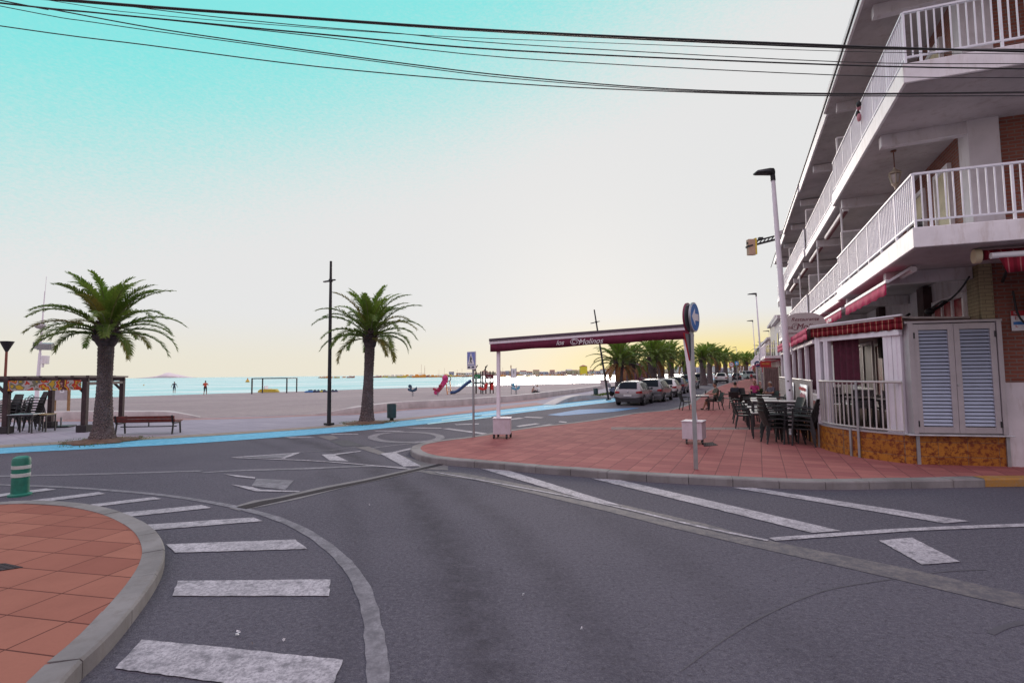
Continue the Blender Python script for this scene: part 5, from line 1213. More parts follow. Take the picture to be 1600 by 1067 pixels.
for k in range(3):
    o = chair(L2W(-3.42+.01*k, 2.35+.035*(k+1), PZ+.11*(k+1)), -AZ+1.9, ['second armchair up in the nearest stack beside the terrace plinth', 'third armchair up in the nearest stack beside the plinth', 'topmost armchair of the nearest stack beside the terrace plinth'][k])
for k in range(4): chair(L2W(-3.75, 1.98+.035*k+.3, PZ+.11*k), -AZ-1.3, ['bottom armchair of the low stack in front of the stacked tables', 'second armchair in the low stack in front of the stacked tables', 'third armchair in the low stack in front of the tables', 'top armchair of the low stack in front of the tables'][k])
table(L2W(-3.2, 3.3, PZ), -AZ, 'lower cafe table pushed between the stack and the terrace fence'); table(L2W(-3.2, 3.34, PZ+.34), -AZ-.03, 'upper cafe table against the terrace fence, pale top'); table(L2W(-3.95, 3.35, PZ), -AZ, 'lower cafe table of the nearest table stack behind the chairs'); table(L2W(-3.93, 3.42, PZ+.34), -AZ+.04, 'upper cafe table of the nearest table stack, pale top', .74)
table(L2W(-3.95, 4.3, PZ), -AZ, 'lower cafe table of the second table stack left of the white lamp post'); table(L2W(-3.92, 4.36, PZ+.36), -AZ-.05, 'upper cafe table of the second stack left of the white lamp post')
for k in range(4): chair(L2W(-3.08, 2.0-.03*k, PZ+.11*k), -AZ+1.2, ['bottom', 'second', 'third', 'top'][k]+' armchair of the stack wedged against the terrace plinth')
for x, y, lab in ((-4.0, 5.9, 'pale cafe table left of the white lamp post, third row back'), (-4.05, 7.3, 'pale cafe table fourth row back along the fence'), (-3.3, 8.6, 'cafe table against the fence, fifth row back'), (-4.1, 9.3, 'cafe table just before the occupied tables')): table(L2W(x, y, PZ), -AZ, lab)
for x, y, rz, lab in ((-4.45, 6.0, -1.57, 'armchair at the outer side of the third row table'), (-4.1, 6.6, 3.1, 'armchair between the third and fourth row tables'), (-4.5, 7.4, -1.4, 'armchair at the outer side of the fourth row table'), (-3.4, 7.9, 3.0, 'armchair tucked behind the fence banner table'), (-4.55, 9.2, -1.5, 'armchair at the outer side of the table before the occupied ones'), (-4.2, 8.6, .1, 'armchair with its back to the camera at the last free table'), (-3.3, 9.4, 1.5, 'armchair beside the fence near the grey haired person'), (-4.2, 10.2, 3.1, 'armchair beyond the last free table')): chair(L2W(x, y, PZ), -AZ+rz, lab)
for k in range(5): chair(L2W(-3.45, 6.1+.03*k, PZ+.1*k), -AZ+1.57, ['lowest', 'second', 'third', 'fourth', 'topmost'][k]+' armchair of the stack behind the white lamp post base')
for k in range(3): chair(L2W(-3.45, 7.3+.03*k, PZ+.1*k), -AZ+1.57, ['lowest', 'middle', 'topmost'][k]+' armchair of the far short stack by the fence')
def gp(px, py): return Z(px, py, PZ)
# occupied tables
tA = gp(1097, 640.5); table(tA, -AZ, 'cafe table of the man sitting alone near the right planter', .74, .7)
tB = gp(1172, 639); table(tB, -AZ, 'cafe table between the person in black and the person in pink', .74, .75)
tC = gp(1194, 640); table(tC, -AZ, 'cafe table in front of the grey haired person by the fence')
tD = gp(1203, 646); table(tD, -AZ, 'empty cafe table in front of the occupied ones near the lamp post')
chair(tA+Vector((-.75, .1, 0)), -pi/2, 'empty armchair facing the lone man across his table')
for px, py, rz, lab in ((1137, 634, -pi/2-.3, 'armchair standing empty left of the person in black'), (1158, 645, .2, 'armchair with its back to the camera below the person in black'), (1177, 648, 0., 'armchair with its back to the camera in front of the pink person table'),
                        (1166, 645.5, .6, 'armchair turned sideways at the middle occupied table'), (1191, 630, pi, 'armchair beyond the table of the grey haired person'), (1162, 628, pi, 'armchair beyond the table of the person in black')):
    chair(gp(px, py), rz, lab)
# tables and chairs inside the glazed terrace
WCH = mat('grey_white_weave', (.42, .4, .42), .6, 0, .15, 20, .3)
for i, (x, y) in enumerate(((-1.75, 2.3), (-1.25, 1.6), (-1.0, 3.6), (-1.9, 4.6))): table(L2W(x, y, .64), -AZ, ['interior cafe table at the left behind the curved railing', 'interior cafe table nearest the shutter cabinet', 'interior cafe table by the back wall', 'interior cafe table deep in the terrace'][i], group='tables inside the terrace')
ic = chair0(L2W(-1.5, 3.0, .64), -AZ+pi, 'pale armchair left of centre inside the glazed terrace', 'pale armchairs inside the terrace', False, ALU, WCH)
for x, y, rz, lab in ((-1.0, 2.35, pi, 'pale armchair in the middle behind the curved railing'), (-.75, 1.95, 2.6, 'pale armchair at the right behind the wide white post'), (-1.1, 1.0, 0, 'pale armchair nearest the terrace railing'), (-1.9, 5.4, pi, 'pale armchair deep inside the terrace by the curtain')): dup(ic, L2W(x, y, .64), -AZ+rz, lab)
# stacked chairs and a table under the pergola
G2 = 'dark stacking chairs under the pergola'
def gl(px, py): return Z(px, py, .02)
pc_ = chair0(gl(44, 672), 2.6, 'bottom chair of the tallest black stack under the pergola', G2)
for k in range(6): dup(pc_, gl(44, 672)+Vector((.012*(k+1), .02*(k+1), .105*(k+1))), 2.6, ['second', 'third', 'fourth', 'fifth', 'sixth', 'topmost'][k]+' chair up in the tallest black stack under the pergola', G2)
for k in range(6): dup(pc_, gl(9, 668)+Vector((.0, .02*k, .1*k)), 2.9, ['bottom', 'second', 'third', 'fourth', 'fifth', 'topmost'][k]+' chair of the black stack behind the pergola front post', G2)
sc_ = chair0(gl(28, 668), 2.7, 'bottom slatted white backed chair between the two black stacks', 'white slatted chairs under the pergola', True)
for k in range(3): dup(sc_, gl(28, 668)+Vector((0, .02*k+.02, .13*(k+1))), 2.7, ['second', 'third', 'topmost'][k]+' slatted white backed chair between the two black stacks')
table(gl(40, 676), .3, 'thin legged metal table in front of the tallest chair stack', .72, .8, 'pergola tables', STEEL)
table(gl(66, 674), .2, 'tan topped metal table right of the tallest chair stack', .68, .6, 'pergola tables', mat('tan_table_top', (.42, .28, .12), .5))
r = root('umbrella_base', gl(97, 667), 0, 'dark flat parasol base with a short tube beside the pergola posts', 'parasol base')
m = MB(); m.box((0, 0, .035), (.75, .7, .05), .3); m.build('base_plate', BLACK, r, bev=.01)
m = MB(); m.cyl((-.05, 0, .05), (-.05, 0, .42), .035); m.build('tube', STEEL, r)

# ================================================================== PEOPLE
SKIN = mat('skin', (.34, .17, .11), .55, 0, .1, 8, .05); HAIRD = mat('dark_hair', (.02, .015, .013), .7, 0, .2, 30, .4); HAIRG = mat('grey_hair', (.32, .3, .29), .7, 0, .2, 30, .4)
def person(loc, rz, J, cols, label, hair=HAIRD, scale=1., shoes=None, sleeve=True, long_legs=False, group=None):
    """J: joints in metres, facing +Y.  One continuous skinned body, coloured by region."""
    V, E, Rd, C = [], [], [], []
    def nd(p, r, c, par=None):
        V.append(Vector(p)); Rd.append(r); C.append(c)
        if par is not None: E.append((par, len(V)-1))
        return len(V)-1
    pel = nd(J['pelvis'], .135, 1); sp_ = nd(J['spine'], .125, 0, pel); chs = nd(J['chest'], .145, 0, sp_); nk = nd(J['neck'], .055, 2, chs); hd = nd(Vector(J['head'])-Vector((0, .01, .05)), .075, 2, nk); 
    for s in (-1, 1):
        f = lambda k: (lambda q: (q[0]*s, q[1], q[2]))(J[k+('R' if s > 0 else 'L')] if k+('R' if s > 0 else 'L') in J else J[k])
        sh = nd(f('shoulder'), .062, 0, chs); el = nd(f('elbow'), .045, 0 if sleeve == 'long' else 2, sh); 
        mid = nd(Vector(f('shoulder')).lerp(Vector(f('elbow')), .5), .052, 0 if sleeve else 2)
        wr = nd(f('wrist'), .03, 0 if sleeve == 'long' else 2, el); dr = (Vector(f('wrist'))-Vector(f('elbow'))).normalized(); pm = nd(Vector(f('wrist'))+dr*.06, .034, 2, wr)
        sd = dr.cross(Vector((0, 0, 1))); sd = sd.normalized() if sd.length > .1 else Vector((1, 0, 0))
        for k, ln in enumerate((.07, .085, .08, .06)):
            b0 = Vector(f('wrist'))+dr*.085+sd*(-.027+.018*k); f1 = nd(b0, .0095, 2, pm); f2 = nd(b0+dr*ln*.55+Vector((0, 0, -.012)), .0085, 2, f1); nd(b0+dr*ln*.9+Vector((0, 0, -.035)), .007, 2, f2)
        t1 = nd(Vector(f('wrist'))+dr*.04-sd*.045*s, .011, 2, pm); nd(Vector(f('wrist'))+dr*.085-sd*.06*s+Vector((0, 0, -.012)), .009, 2, t1)
        hp = nd(f('hip'), .098, 1, pel); km = nd(Vector(f('hip')).lerp(Vector(f('knee')), .5), .083, 1, hp); kn = nd(f('knee'), .06, 1, km); cf = nd(Vector(f('knee')).lerp(Vector(f('ankle')), .35), .056, 1 if long_legs else 2, kn); an = nd(f('ankle'), .038, 1 if long_legs else 2, cf)
        he = nd(Vector(f('ankle'))+Vector((0, 0, -.045)), .04, 3, an); nd(f('toe'), .034, 3, he)
    # drop free helper verts (mid upper arms are only colour samples)
    me = bpy.data.meshes.new('tmp_body'); me.from_pydata(V, E, []); o = bpy.data.objects.new('tmp_body', me); COL.objects.link(o)
    used = {i for e in E for i in e}
    o.modifiers.new('skin', 'SKIN'); 
    for i, d in enumerate(me.skin_vertices[0].data): d.radius = (Rd[i], Rd[i]); d.use_root = i == 0
    sb = o.modifiers.new('sub', 'SUBSURF'); sb.levels = 2; sb.render_levels = 2
    bpy.context.view_layer.update(); em = bpy.data.meshes.new_from_object(o.evaluated_get(bpy.context.evaluated_depsgraph_get()))
    mb = MB(); fs = []; ms = []
    free = [V[i] for i in range(len(V)) if i not in used]
    for p in em.polygons:
        c_ = p.center
        if min([(c_-q).length for q in free], default=1) < .0: continue
        bi = min(range(len(V)), key=lambda i: (c_-V[i]).length-Rd[i]*.6); fs.append(list(p.vertices)); ms.append(C[bi])
    mb.v = [tuple(v.co) for v in em.vertices]; mb.f = fs; mb.m = ms
    bpy.data.objects.remove(o); bpy.data.meshes.remove(em)
    h = Vector(J['head']); tilt = Matrix.Rotation(J.get('nod', 0), 3, 'X') @ Matrix.Rotation(0, 3, 'Z'); Rz = Matrix.Rotation(J.get('turn', 0), 3, 'Z') @ tilt
    P = lambda x, y, z: h+Rz @ Vector((x, y, z))
    mb.ell(h, (.075, .095, .115), 14, 2, Rz); mb.ell(P(0, .035, -.06), (.052, .06, .055), 10, 2, Rz); mb.ell(P(0, .1, -.015), (.014, .022, .026), 6, 2, Rz)
    for s in (-1, 1): mb.ell(P(s*.077, -.005, -.01), (.012, .022, .034), 6, 2, Rz); mb.ell(P(s*.03, .085, .012), (.013, .01, .008), 6, 4, Rz)
    mb.ell(P(0, .088, -.058), (.024, .01, .008), 6, 5, Rz)
    r = root('person', loc, rz, label, 'person', group); r.scale = (scale,)*3
    mb.build('body', [cols[0], cols[1], SKIN, shoes or BLACKP, BLACKP, mat('lips', (.25, .08, .07), .5)], r, smooth=180)
    hm = MB(); rings = []
    hm.ell(P(0, -.018, .028), (.083, .097, .105), 14, 0, Rz); o = hm.build('hair', hair, r, smooth=180)
    return r
SIT = dict(pelvis=(0, 0, .54), spine=(0, -.05, .74), chest=(0, -.06, .97), neck=(0, -.03, 1.14), head=(0, .01, 1.27), shoulder=(.19, -.06, 1.04), elbow=(.24, .07, .79), wrist=(.15, .29, .8), hip=(.1, .03, .52), knee=(.13, .45, .51), ankle=(.13, .5, .1), toe=(.14, .66, .045))
STAND = dict(pelvis=(0, 0, .95), spine=(0, .0, 1.13), chest=(0, 0, 1.34), neck=(0, .01, 1.5), head=(0, .04, 1.63), shoulder=(.2, 0, 1.42), elbow=(.25, -.03, 1.14), wrist=(.25, .1, .92), hip=(.1, 0, .92), knee=(.11, .03, .5), ankle=(.12, 0, .1), toe=(.14, .16, .04))
cl = lambda n_, c: mat(n_, c, .8, 0, .15, 9, .2, 60)
J = dict(SIT, nod=-.25, ankleL=(.12, .68, .1), toeL=(.12, .83, .06), kneeL=(.12, .5, .5), ankleR=(.12, .34, .12), toeR=(.13, .48, .05), wrist=(.1, .36, .84))
p = tA+Vector((.72, .05, 0)); chair(p+Vector((0, 0, 0)), pi/2, 'armchair under the lone man in olive clothes', G1)
person(p, pi/2, J, [cl('olive_shirt', (.075, .08, .06)), cl('olive_shorts', (.12, .1, .085))], 'man in an olive shirt and shorts sitting alone at a table')
m = MB(); m.box((tA.x+.2, tA.y-.02, PZ+.90), (.02, .08, .15), .3, 0, Matrix.Rotation(.5, 3, 'X')); tag(m.build('phone', BLACKP, bev=.004), 'small dark phone held by the lone man at his table', 'phone')
p = gp(1150, 638); chair(p, -.7, 'armchair under the person in black', G1); person(p, -.7, dict(SIT, nod=-.15), [cl('black_jacket', (.016, .016, .026)), cl('dark_trousers', (.03, .03, .04))], 'person in a black jacket sitting with back turned to the camera', sleeve='long', long_legs=True)
p = gp(1180, 631); chair(p, pi-.5, 'armchair under the person in pink', G1); person(p, pi-.5, SIT, [cl('magenta_shirt', (.4, .03, .15)), cl('dark_trousers', (.03, .03, .04))], 'person in a magenta shirt facing the camera behind the cafe tables', mat('auburn_hair', (.12, .03, .02), .7), long_legs=True)
p = gp(1205, 637); chair(p, pi/2+.3, 'armchair under the grey haired person', G1); person(p, pi/2+.3, dict(SIT, nod=.1), [cl('slate_shirt', (.1, .085, .11)), cl('grey_trousers', (.08, .08, .09))], 'grey haired person in a slate shirt leaning back by the fence', HAIRG, long_legs=True)
p = Z(320.5, 617.3, -.1); person(p, .2, dict(STAND, elbow=(.29, .06, 1.18), wrist=(.16, .25, 1.3), ankleL=(.13, -.06, .1), ankleR=(.12, .1, .1)), [cl('orange_red_shirt', (.5, .07, .03)), cl('black_shorts', (.015, .015, .02))], 'person in an orange red top and black shorts standing on the beach', sleeve=True, shoes=SKIN)
p = Z(272, 614.5, -.18); person(p, .5, dict(STAND, elbow=(.3, 0, 1.2), wrist=(.36, .12, 1.05)), [cl('navy_top', (.02, .03, .06)), cl('navy_shorts', (.02, .025, .05))], 'small person in dark clothes at the edge of the water', shoes=SKIN, scale=.95)
KN = dict(SIT, pelvis=(0, 0, .15), spine=(0, -.02, .35), chest=(0, .06, .56), neck=(0, .13, .72), head=(0, .2, .83), shoulder=(.19, .08, .62), elbow=(.25, .25, .4), wrist=(.12, .42, .3), hip=(.1, .02, .14), knee=(.2, .42, .3), ankle=(.12, .5, .08), toe=(.12, .62, .04), nod=-.3)
p = at(842, 614.5, 54, -.03); person(p, .9, KN, [cl('white_tee', (.7, .7, .68)), cl('dark_trousers', (.03, .03, .04))], 'person in a white shirt sitting on the sand behind the bench wall', long_legs=True)
p = at(832, 614.5, 54.3, -.03); person(p, -1.1, KN, [cl('tan_top', (.35, .2, .16)), cl('grey_trousers', (.08, .08, .09))], 'child sitting on the sand facing the person in white', scale=.78)
p = at(1174, 588, 120, 0); p = D(1174, 590, 105); p.z = 0; person(p, 2.5, STAND, [cl('red_top', (.45, .03, .06)), cl('dark_trousers', (.03, .03, .04))], 'far pedestrian in red walking beyond the parked cars', sleeve='long', long_legs=True)

# ================================================================== CARS
def car(loc, head, label, paint, kind='hatch', s=1., plate=True, group='cars parked in a row along the promenade'):
    r = root('parked_car' if group else 'moving_car', loc, -head, label, 'car', group); r.scale = (s,)*3
    if kind == 'hatch':
        L, Wd, st = 4.0, .87, [(0, .42, .7, .74, .66, .74, .62), (.06, .3, .9, 1.0, .76, .82, .68), (.2, .25, .95, 1.22, .80, .85, .64), (.42, .24, .97, 1.5, .82, .86, .6), (.9, .24, .97, 1.55, .83, .87, .6), (1.6, .24, .96, 1.56, .83, .87, .6), (2.25, .24, .94, 1.47, .83, .87, .58), (2.95, .24, .93, 1.03, .83, .86, .7), (3.5, .25, .86, .94, .82, .85, .68), (3.86, .3, .7, .78, .76, .8, .62), (4.0, .4, .56, .6, .62, .66, .5)]
    elif kind == 'estate':
        L, Wd, st = 4.4, .9, [(0, .42, .7, .76, .7, .78, .66), (.06, .3, .9, 1.0, .8, .86, .72), (.16, .25, 1.0, 1.3, .83, .88, .68), (.32, .24, 1.02, 1.58, .85, .89, .64), (1.0, .24, 1.0, 1.63, .86, .9, .63), (1.9, .24, .98, 1.62, .86, .9, .62), (2.5, .24, .96, 1.5, .86, .9, .6), (3.25, .24, .95, 1.05, .86, .89, .72), (3.85, .25, .88, .96, .85, .88, .7), (4.25, .3, .7, .8, .78, .82, .64), (4.4, .4, .56, .6, .64, .68, .5)]
    else:
        L, Wd, st = 4.6, .92, [(0, .45, .8, .88, .72, .8, .68), (.06, .32, 1.0, 1.1, .82, .88, .74), (.2, .28, 1.08, 1.36, .85, .9, .7), (.45, .27, 1.1, 1.66, .87, .92, .66), (1.1, .27, 1.08, 1.72, .88, .92, .66), (2.0, .27, 1.06, 1.7, .88, .92, .64), (2.6, .27, 1.04, 1.58, .88, .92, .62), (3.35, .27, 1.03, 1.13, .88, .91, .74), (4.0, .28, .96, 1.05, .87, .9, .72), (4.42, .33, .78, .9, .8, .84, .66), (4.6, .45, .6, .66, .66, .7, .52)]
    def ring(q):
        y, zl, zb, zt_, wl_, wb, wt = q
        h = [(0, zl), (wl_*.85, zl), (wl_, zl+.08), ((wl_+wb)/2+.015, (zl+zb)/2), (wb, zb), (wb*.985, zb+.02+(zt_-zb)*.08), (wt+(wb-wt)*.12, zb+(zt_-zb)*.86), (wt*.86, zt_), (0, zt_+.02)]
        return [(x, y, z) for x, z in h]+[(-x, y, z) for x, z in h[-2:0:-1]]
    m = MB(); m.loft([ring(q) for q in st]); bd = m.build('body', paint, r, smooth=40, sub=1)
    gm = CARGLASS
    def lerp_st(y):
        for a, b in zip(st, st[1:]):
            if a[0] <= y <= b[0]:
                t = (y-a[0])/(b[0]-a[0]); return [u_+(v_-u_)*t for u_, v_ in zip(a, b)]
        return list(st[-1])
    def side_pt(y, f, s_, off=.012):       # f 0 belt, 1 roof edge
        q = lerp_st(y); zb, zt_, wb, wt = q[2], q[3], q[5], q[6]; z = zb+.05+(zt_-zb-.1)*f; x = wb*.985+(wt+(wb-wt)*.12-wb*.985)*f
        return Vector((s_*(x+off), y, z))
    y_r, y_f = st[3][0], st[6][0]; ye = st[7][0]
    for s_ in (-1, 1):
        for a, b in ((y_r+.15, y_r+.62), (y_r+.68, (y_r+y_f)/2+.38), ((y_r+y_f)/2+.44, y_f+.25)):
            m = MB(); n_ = 6; lo = [side_pt(a+(b-a)*k/n_, .0, s_) for k in range(n_+1)]; hi = []
            for k in range(n_+1):
                y = a+(b-a)*k/n_; f = .86
                if y > y_f: f = max(.1, .86-(y-y_f)*.9)
                if y < y_r+.3: f = .5+.36*min(1, (y-y_r-.15)/.15+.3)
                hi.append(side_pt(y, f, s_))
            m.strip(lo, hi); m.build('side_window', gm, r, smooth=60)
    def panel(y0, f0, y1, f1, w0, w1, z0, z1, name, mt, par=r):
        m = MB(); m.loft([[(-w0, y0, z0), (w0, y0, z0), (w0, y0+.02, z0), (-w0, y0+.02, z0)], [(-w1, y1, z1), (w1, y1, z1), (w1, y1+.02, z1), (-w1, y1+.02, z1)]]); return m.build(name, mt, par)
    a, b = st[1], st[3]
    m = MB(); rows = []
    for t in (.1, .3, .5, .7, .88):
        y = a[0]+(b[0]-a[0])*t; q = lerp_st(y); wq = q[6]*.86; rows.append([Vector((-wq, y-.028, q[3]+.012)), Vector((0, y-.04, q[3]+.03)), Vector((wq, y-.028, q[3]+.012))])
    for i in range(4): m.strip(rows[i], rows[i+1])
    m.build('rear_window', gm, r, smooth=60)
    a, b = st[7], st[6]; panel(a[0]+.0, 0, b[0]+.12, 0, a[6]*.98, b[6]*.93, a[3]+.04, b[3]-.03, 'windshield', gm)
    zb = st[1][2]
    m = MB(); rings = []
    for y, k in ((-.03, .95), (.25, 1.02)): rings.append([(-Wd*k*.93, y, .22), (Wd*k*.93, y, .22), (Wd*k*.97, y, zb*.62), (Wd*.55, y-.01, zb*.55), (-Wd*.55, y-.01, zb*.55), (-Wd*k*.97, y, zb*.62)])
    m.loft(rings); m.build('rear_bumper', BLACKP if kind != 'estate' else paint, r, bev=.02)
    for s_ in (-1, 1):
        m = MB(); m.loft([[(s_*Wd*.58, .0, zb-.02), (s_*Wd*.9, .0, zb+.03), (s_*Wd*.9, .0, zb-.14), (s_*Wd*.6, .0, zb-.13)], [(s_*Wd*.6, .16, zb-.02), (s_*Wd*1.0, .22, zb+.02), (s_*Wd*1.0, .22, zb-.13), (s_*Wd*.6, .16, zb-.12)]]); m.build('tail_light', REDLENS, r, bev=.015)
        m = MB(); m.ell((s_*(Wd+.09), y_f+.28, st[6][2]+.08), (.09, .05, .07), 8); m.build('mirror', BLACKP, r, smooth=180)
        m = MB(); m.box((s_*(Wd-.012), L/2-.1, .34), (.06, L-1.7, .12)); m.build('sill_cladding', BLACKP, r, bev=.02)
        for y in (.75 if kind != 'hatch' else .7, L-.82):
            R_ = .32 if kind != 'suv' else .36; m = MB(); M = Matrix.Rotation(pi/2, 3, 'Y')
            m.lathe((s_*(Wd-.09), y, R_), [(R_*.62, -.105), (R_*.95, -.1), (R_, -.05), (R_, .05), (R_*.95, .1), (R_*.62, .105)], 24, 0, M); wh = m.build('wheel', RUBBER, r, smooth=40)
            m = MB(); m.lathe((s_*(Wd-.09), y, R_), [(R_*.1, -.09), (R_*.64, -.11), (R_*.64, .11), (R_*.1, .09)], 20, 0, M); m.build('rim', BLACKP, wh)
            m = MB()
            for k in range(5): a_ = k*2*pi/5; m.bar((s_*(Wd+.018), y, R_), (s_*(Wd+.018), y+R_*.6*cos(a_), R_+R_*.6*sin(a_)), .02, .07, up=(1, 0, 0))
            m.build('spoke', CHROME, wh)
            m = MB(); m.tube([(s_*(Wd-.015), y+(R_+.045)*cos(t), R_+(R_+.045)*sin(t)) for t in [pi*k/14-.05 for k in range(15)]], .04, 6); m.build('wheel_arch', BLACKP, r, smooth=60)
    m = MB(); m.box((0, -.03, zb*.72), (.5, .012, .11)); m.build('number_plate', PLATE, r)
    m = MB(); m.ell((0, .0, zb-.02), (.05, .02, .05), 8); m.build('badge', CHROME, r)
    m = MB(); [m.box((s_*Wd*.45, -.028, .4), (.14, .012, .05)) for s_ in (-1, 1)]; m.build('reflector', REDLENS, r)
    if kind != 'hatch':
        for s_ in (-1, 1): m = MB(); m.bar((s_*.6, y_r+.1, st[4][3]+.04), (s_*.6, y_f-.2, st[5][3]+.03), .04, .04); m.build('roof_rail', STEEL, r)
    return r
PT_ = lambda n_, c, me=.0: mat(n_, c, .22, me, .04, 1.5, 0, coat=.6)
def cpos(px, py): return Z(px, py, 0)
h0 = radians(27)
car(cpos(981, 634), h0, 'pale silver hatchback with black lower trim, nearest of the parked row', PT_('silver_paint', (.3, .275, .28), .2), 'hatch')
car(cpos(1015, 628.5), h0, 'dark grey estate car parked second behind the silver hatchback', PT_('grey_paint', (.16, .16, .17), .3), 'estate')
car(cpos(1040, 621), radians(25.5), 'white hatchback parked third in the row', PT_('white_car_paint', (.66, .64, .62)), 'hatch')
car(cpos(1054, 615.5), radians(25), 'dark blue grey car parked fourth in the row', PT_('slate_paint', (.05, .055, .08), .2), 'estate')
car(cpos(1074, 608), radians(25), 'teal blue car parked fifth, just left of the sign pole', PT_('teal_paint', (.03, .16, .24), .2), 'estate', 1.1)
car(cpos(1092, 601.5), radians(24.5), 'black tall car just right of the sign pole', PT_('black_paint', (.02, .02, .025)), 'suv', 1.1)
car(cpos(1127, 598.8), radians(25), 'white hatchback driving away in the middle of the street', PT_('white_car_paint', (.66, .64, .62)), 'hatch', 1.22, True, None)
car(cpos(1151, 594.6), radians(25), 'dark car driving ahead of the white hatchback', PT_('black_paint', (.02, .02, .025)), 'hatch', 1.15, True, None)
def pickup(loc, head, label):
    r = root('pickup_truck', loc, -head, label, 'pickup truck'); r.scale = (1.4,)*3; pm = PT_('dull_grey_paint', (.2, .2, .2), .2)
    m = MB(); m.loft([[(-.85, y, .35), (.85, y, .35), (.85, y, z), (-.85, y, z)] for y, z in ((0, .95), (1.9, .95), (1.95, 1.0), (4.4, 1.0), (4.7, .9))]); m.build('body', pm, r, bev=.04)
    m = MB(); m.loft([[(-.78, y0, z), (.78, y0, z), (.78, y1, z), (-.78, y1, z)] for z, y0, y1 in ((1.0, 1.95, 3.5), (1.65, 2.15, 3.0))]); m.build('cab', pm, r, bev=.04)
    m = MB(); m.loft([[(-.7, y, z), (.7, y, z), (.7, y+.02, z), (-.7, y+.02, z)] for y, z in ((3.46, 1.08), (3.08, 1.56))]); m.build('windshield', CARGLASS, r)
    for s_ in (-1, 1):
        m = MB(); m.box((s_*.78, 2.65, 1.3), (.03, .8, .4)); m.build('side_window', CARGLASS, r)
        m = MB(); m.ell((s_*.62, 4.68, .78), (.13, .05, .1), 10); m.build('headlight', PLATE, r, smooth=180)
        for y in (.9, 3.9): m = MB(); m.lathe((s_*.76, y, .36), [(.2, -.1), (.35, -.1), (.36, .0), (.35, .1), (.2, .1)], 18, 0, Matrix.Rotation(pi/2, 3, 'Y')); m.build('wheel', RUBBER, r)
    m = MB(); m.box((0, 4.68, .5), (1.7, .12, .2)); m.build('front_bumper', BLACKP, r, bev=.02)
    m = MB(); m.box((0, 4.72, .75), (.8, .04, .16)); m.build('grille', BLACK, r)
pickup(cpos(1157, 593.2)+dirS*5, radians(25+180-30), 'grey pickup truck facing the camera beyond the white moving car')
# motor scooter beside the leaning lamp
r = root('motor_scooter', Z(956, 619, .02), radians(-60), 'blue grey motor scooter parked behind the leaning black lamp', 'scooter')
for y in (0, 1.25):
    m = MB(); m.lathe((0, y, .25), [(.12, -.05), (.25, -.05), (.26, 0), (.25, .05), (.12, .05)], 18, 0, Matrix.Rotation(pi/2, 3, 'Y')); m.build('wheel', RUBBER, r)
m = MB(); m.loft([[(-w_, y, z0), (w_, y, z0), (w_*.8, y, z1), (-w_*.8, y, z1)] for y, w_, z0, z1 in ((-.25, .08, .5, .65), (0, .17, .38, .8), (.45, .18, .3, .78), (.6, .16, .25, .4), (.95, .16, .25, .38), (1.05, .2, .3, .9), (1.15, .12, .6, 1.05))]); m.build('body', PT_('blue_grey_paint', (.2, .24, .34), .2), r, bev=.03)
m = MB(); m.loft([[(-w_, y, .78), (w_, y, .78), (w_, y, z), (-w_, y, z)] for y, w_, z in ((-.25, .1, .84), (.1, .16, .88), (.5, .12, .84))]); m.build('saddle', BLACKP, r, bev=.02)
m = MB(); m.cyl((0, 1.15, .25), (0, 1.0, 1.08), .04); m.tube([(-.32, .92, 1.12), (0, 1.0, 1.08), (.32, .92, 1.12)], .02, 6); m.build('handlebar', BLACK, r)
m = MB(); m.lathe((0, -.35, .98), [(.02, -.18), (.19, -.15), (.21, 0), (.12, .16), (.02, .18)], 12); m.build('top_box', mat('grey_top_box', (.3, .3, .34), .5), r, smooth=60)

# ================================================================== BACKGROUND
# maroon kiosk behind the palms
p = D(995, 597, 60); p.z = 0; r = root('kiosk', p, -radians(30), 'maroon kiosk behind the first palms of the row', 'kiosk')
KM = mat('maroon_boards', (.075, .02, .035), .7, 0, .2, 3, .2)
m = MB(); m.box((0, 1, 1.3), (3.4, 2.4, 2.6)); m.build('wall', KM, r)
m = MB(); m.prism([(-1.9, -.4), (1.9, -.4), (1.9, 2.4), (-1.9, 2.4)], 2.6, 2.72); m.loft([[(-1.7, -.2, 2.72), (1.7, -.2, 2.72), (1.7, 2.2, 2.72), (-1.7, 2.2, 2.72)], [(-.4, .9, 3.2), (.4, .9, 3.2), (.4, 1.1, 3.2), (-.4, 1.1, 3.2)]]); m.build('roof', KM, r)
m = MB(); m.box((.85, -.215, 1.25), (.9, .04, 1.9)); m.build('door', mat('mauve_door', (.13, .05, .07), .6), r); m = MB(); m.box((-.7, -.215, 1.5), (1.4, .04, 1.0)); m.build('shutter', mat('mauve_door', (.13, .05, .07)), r)
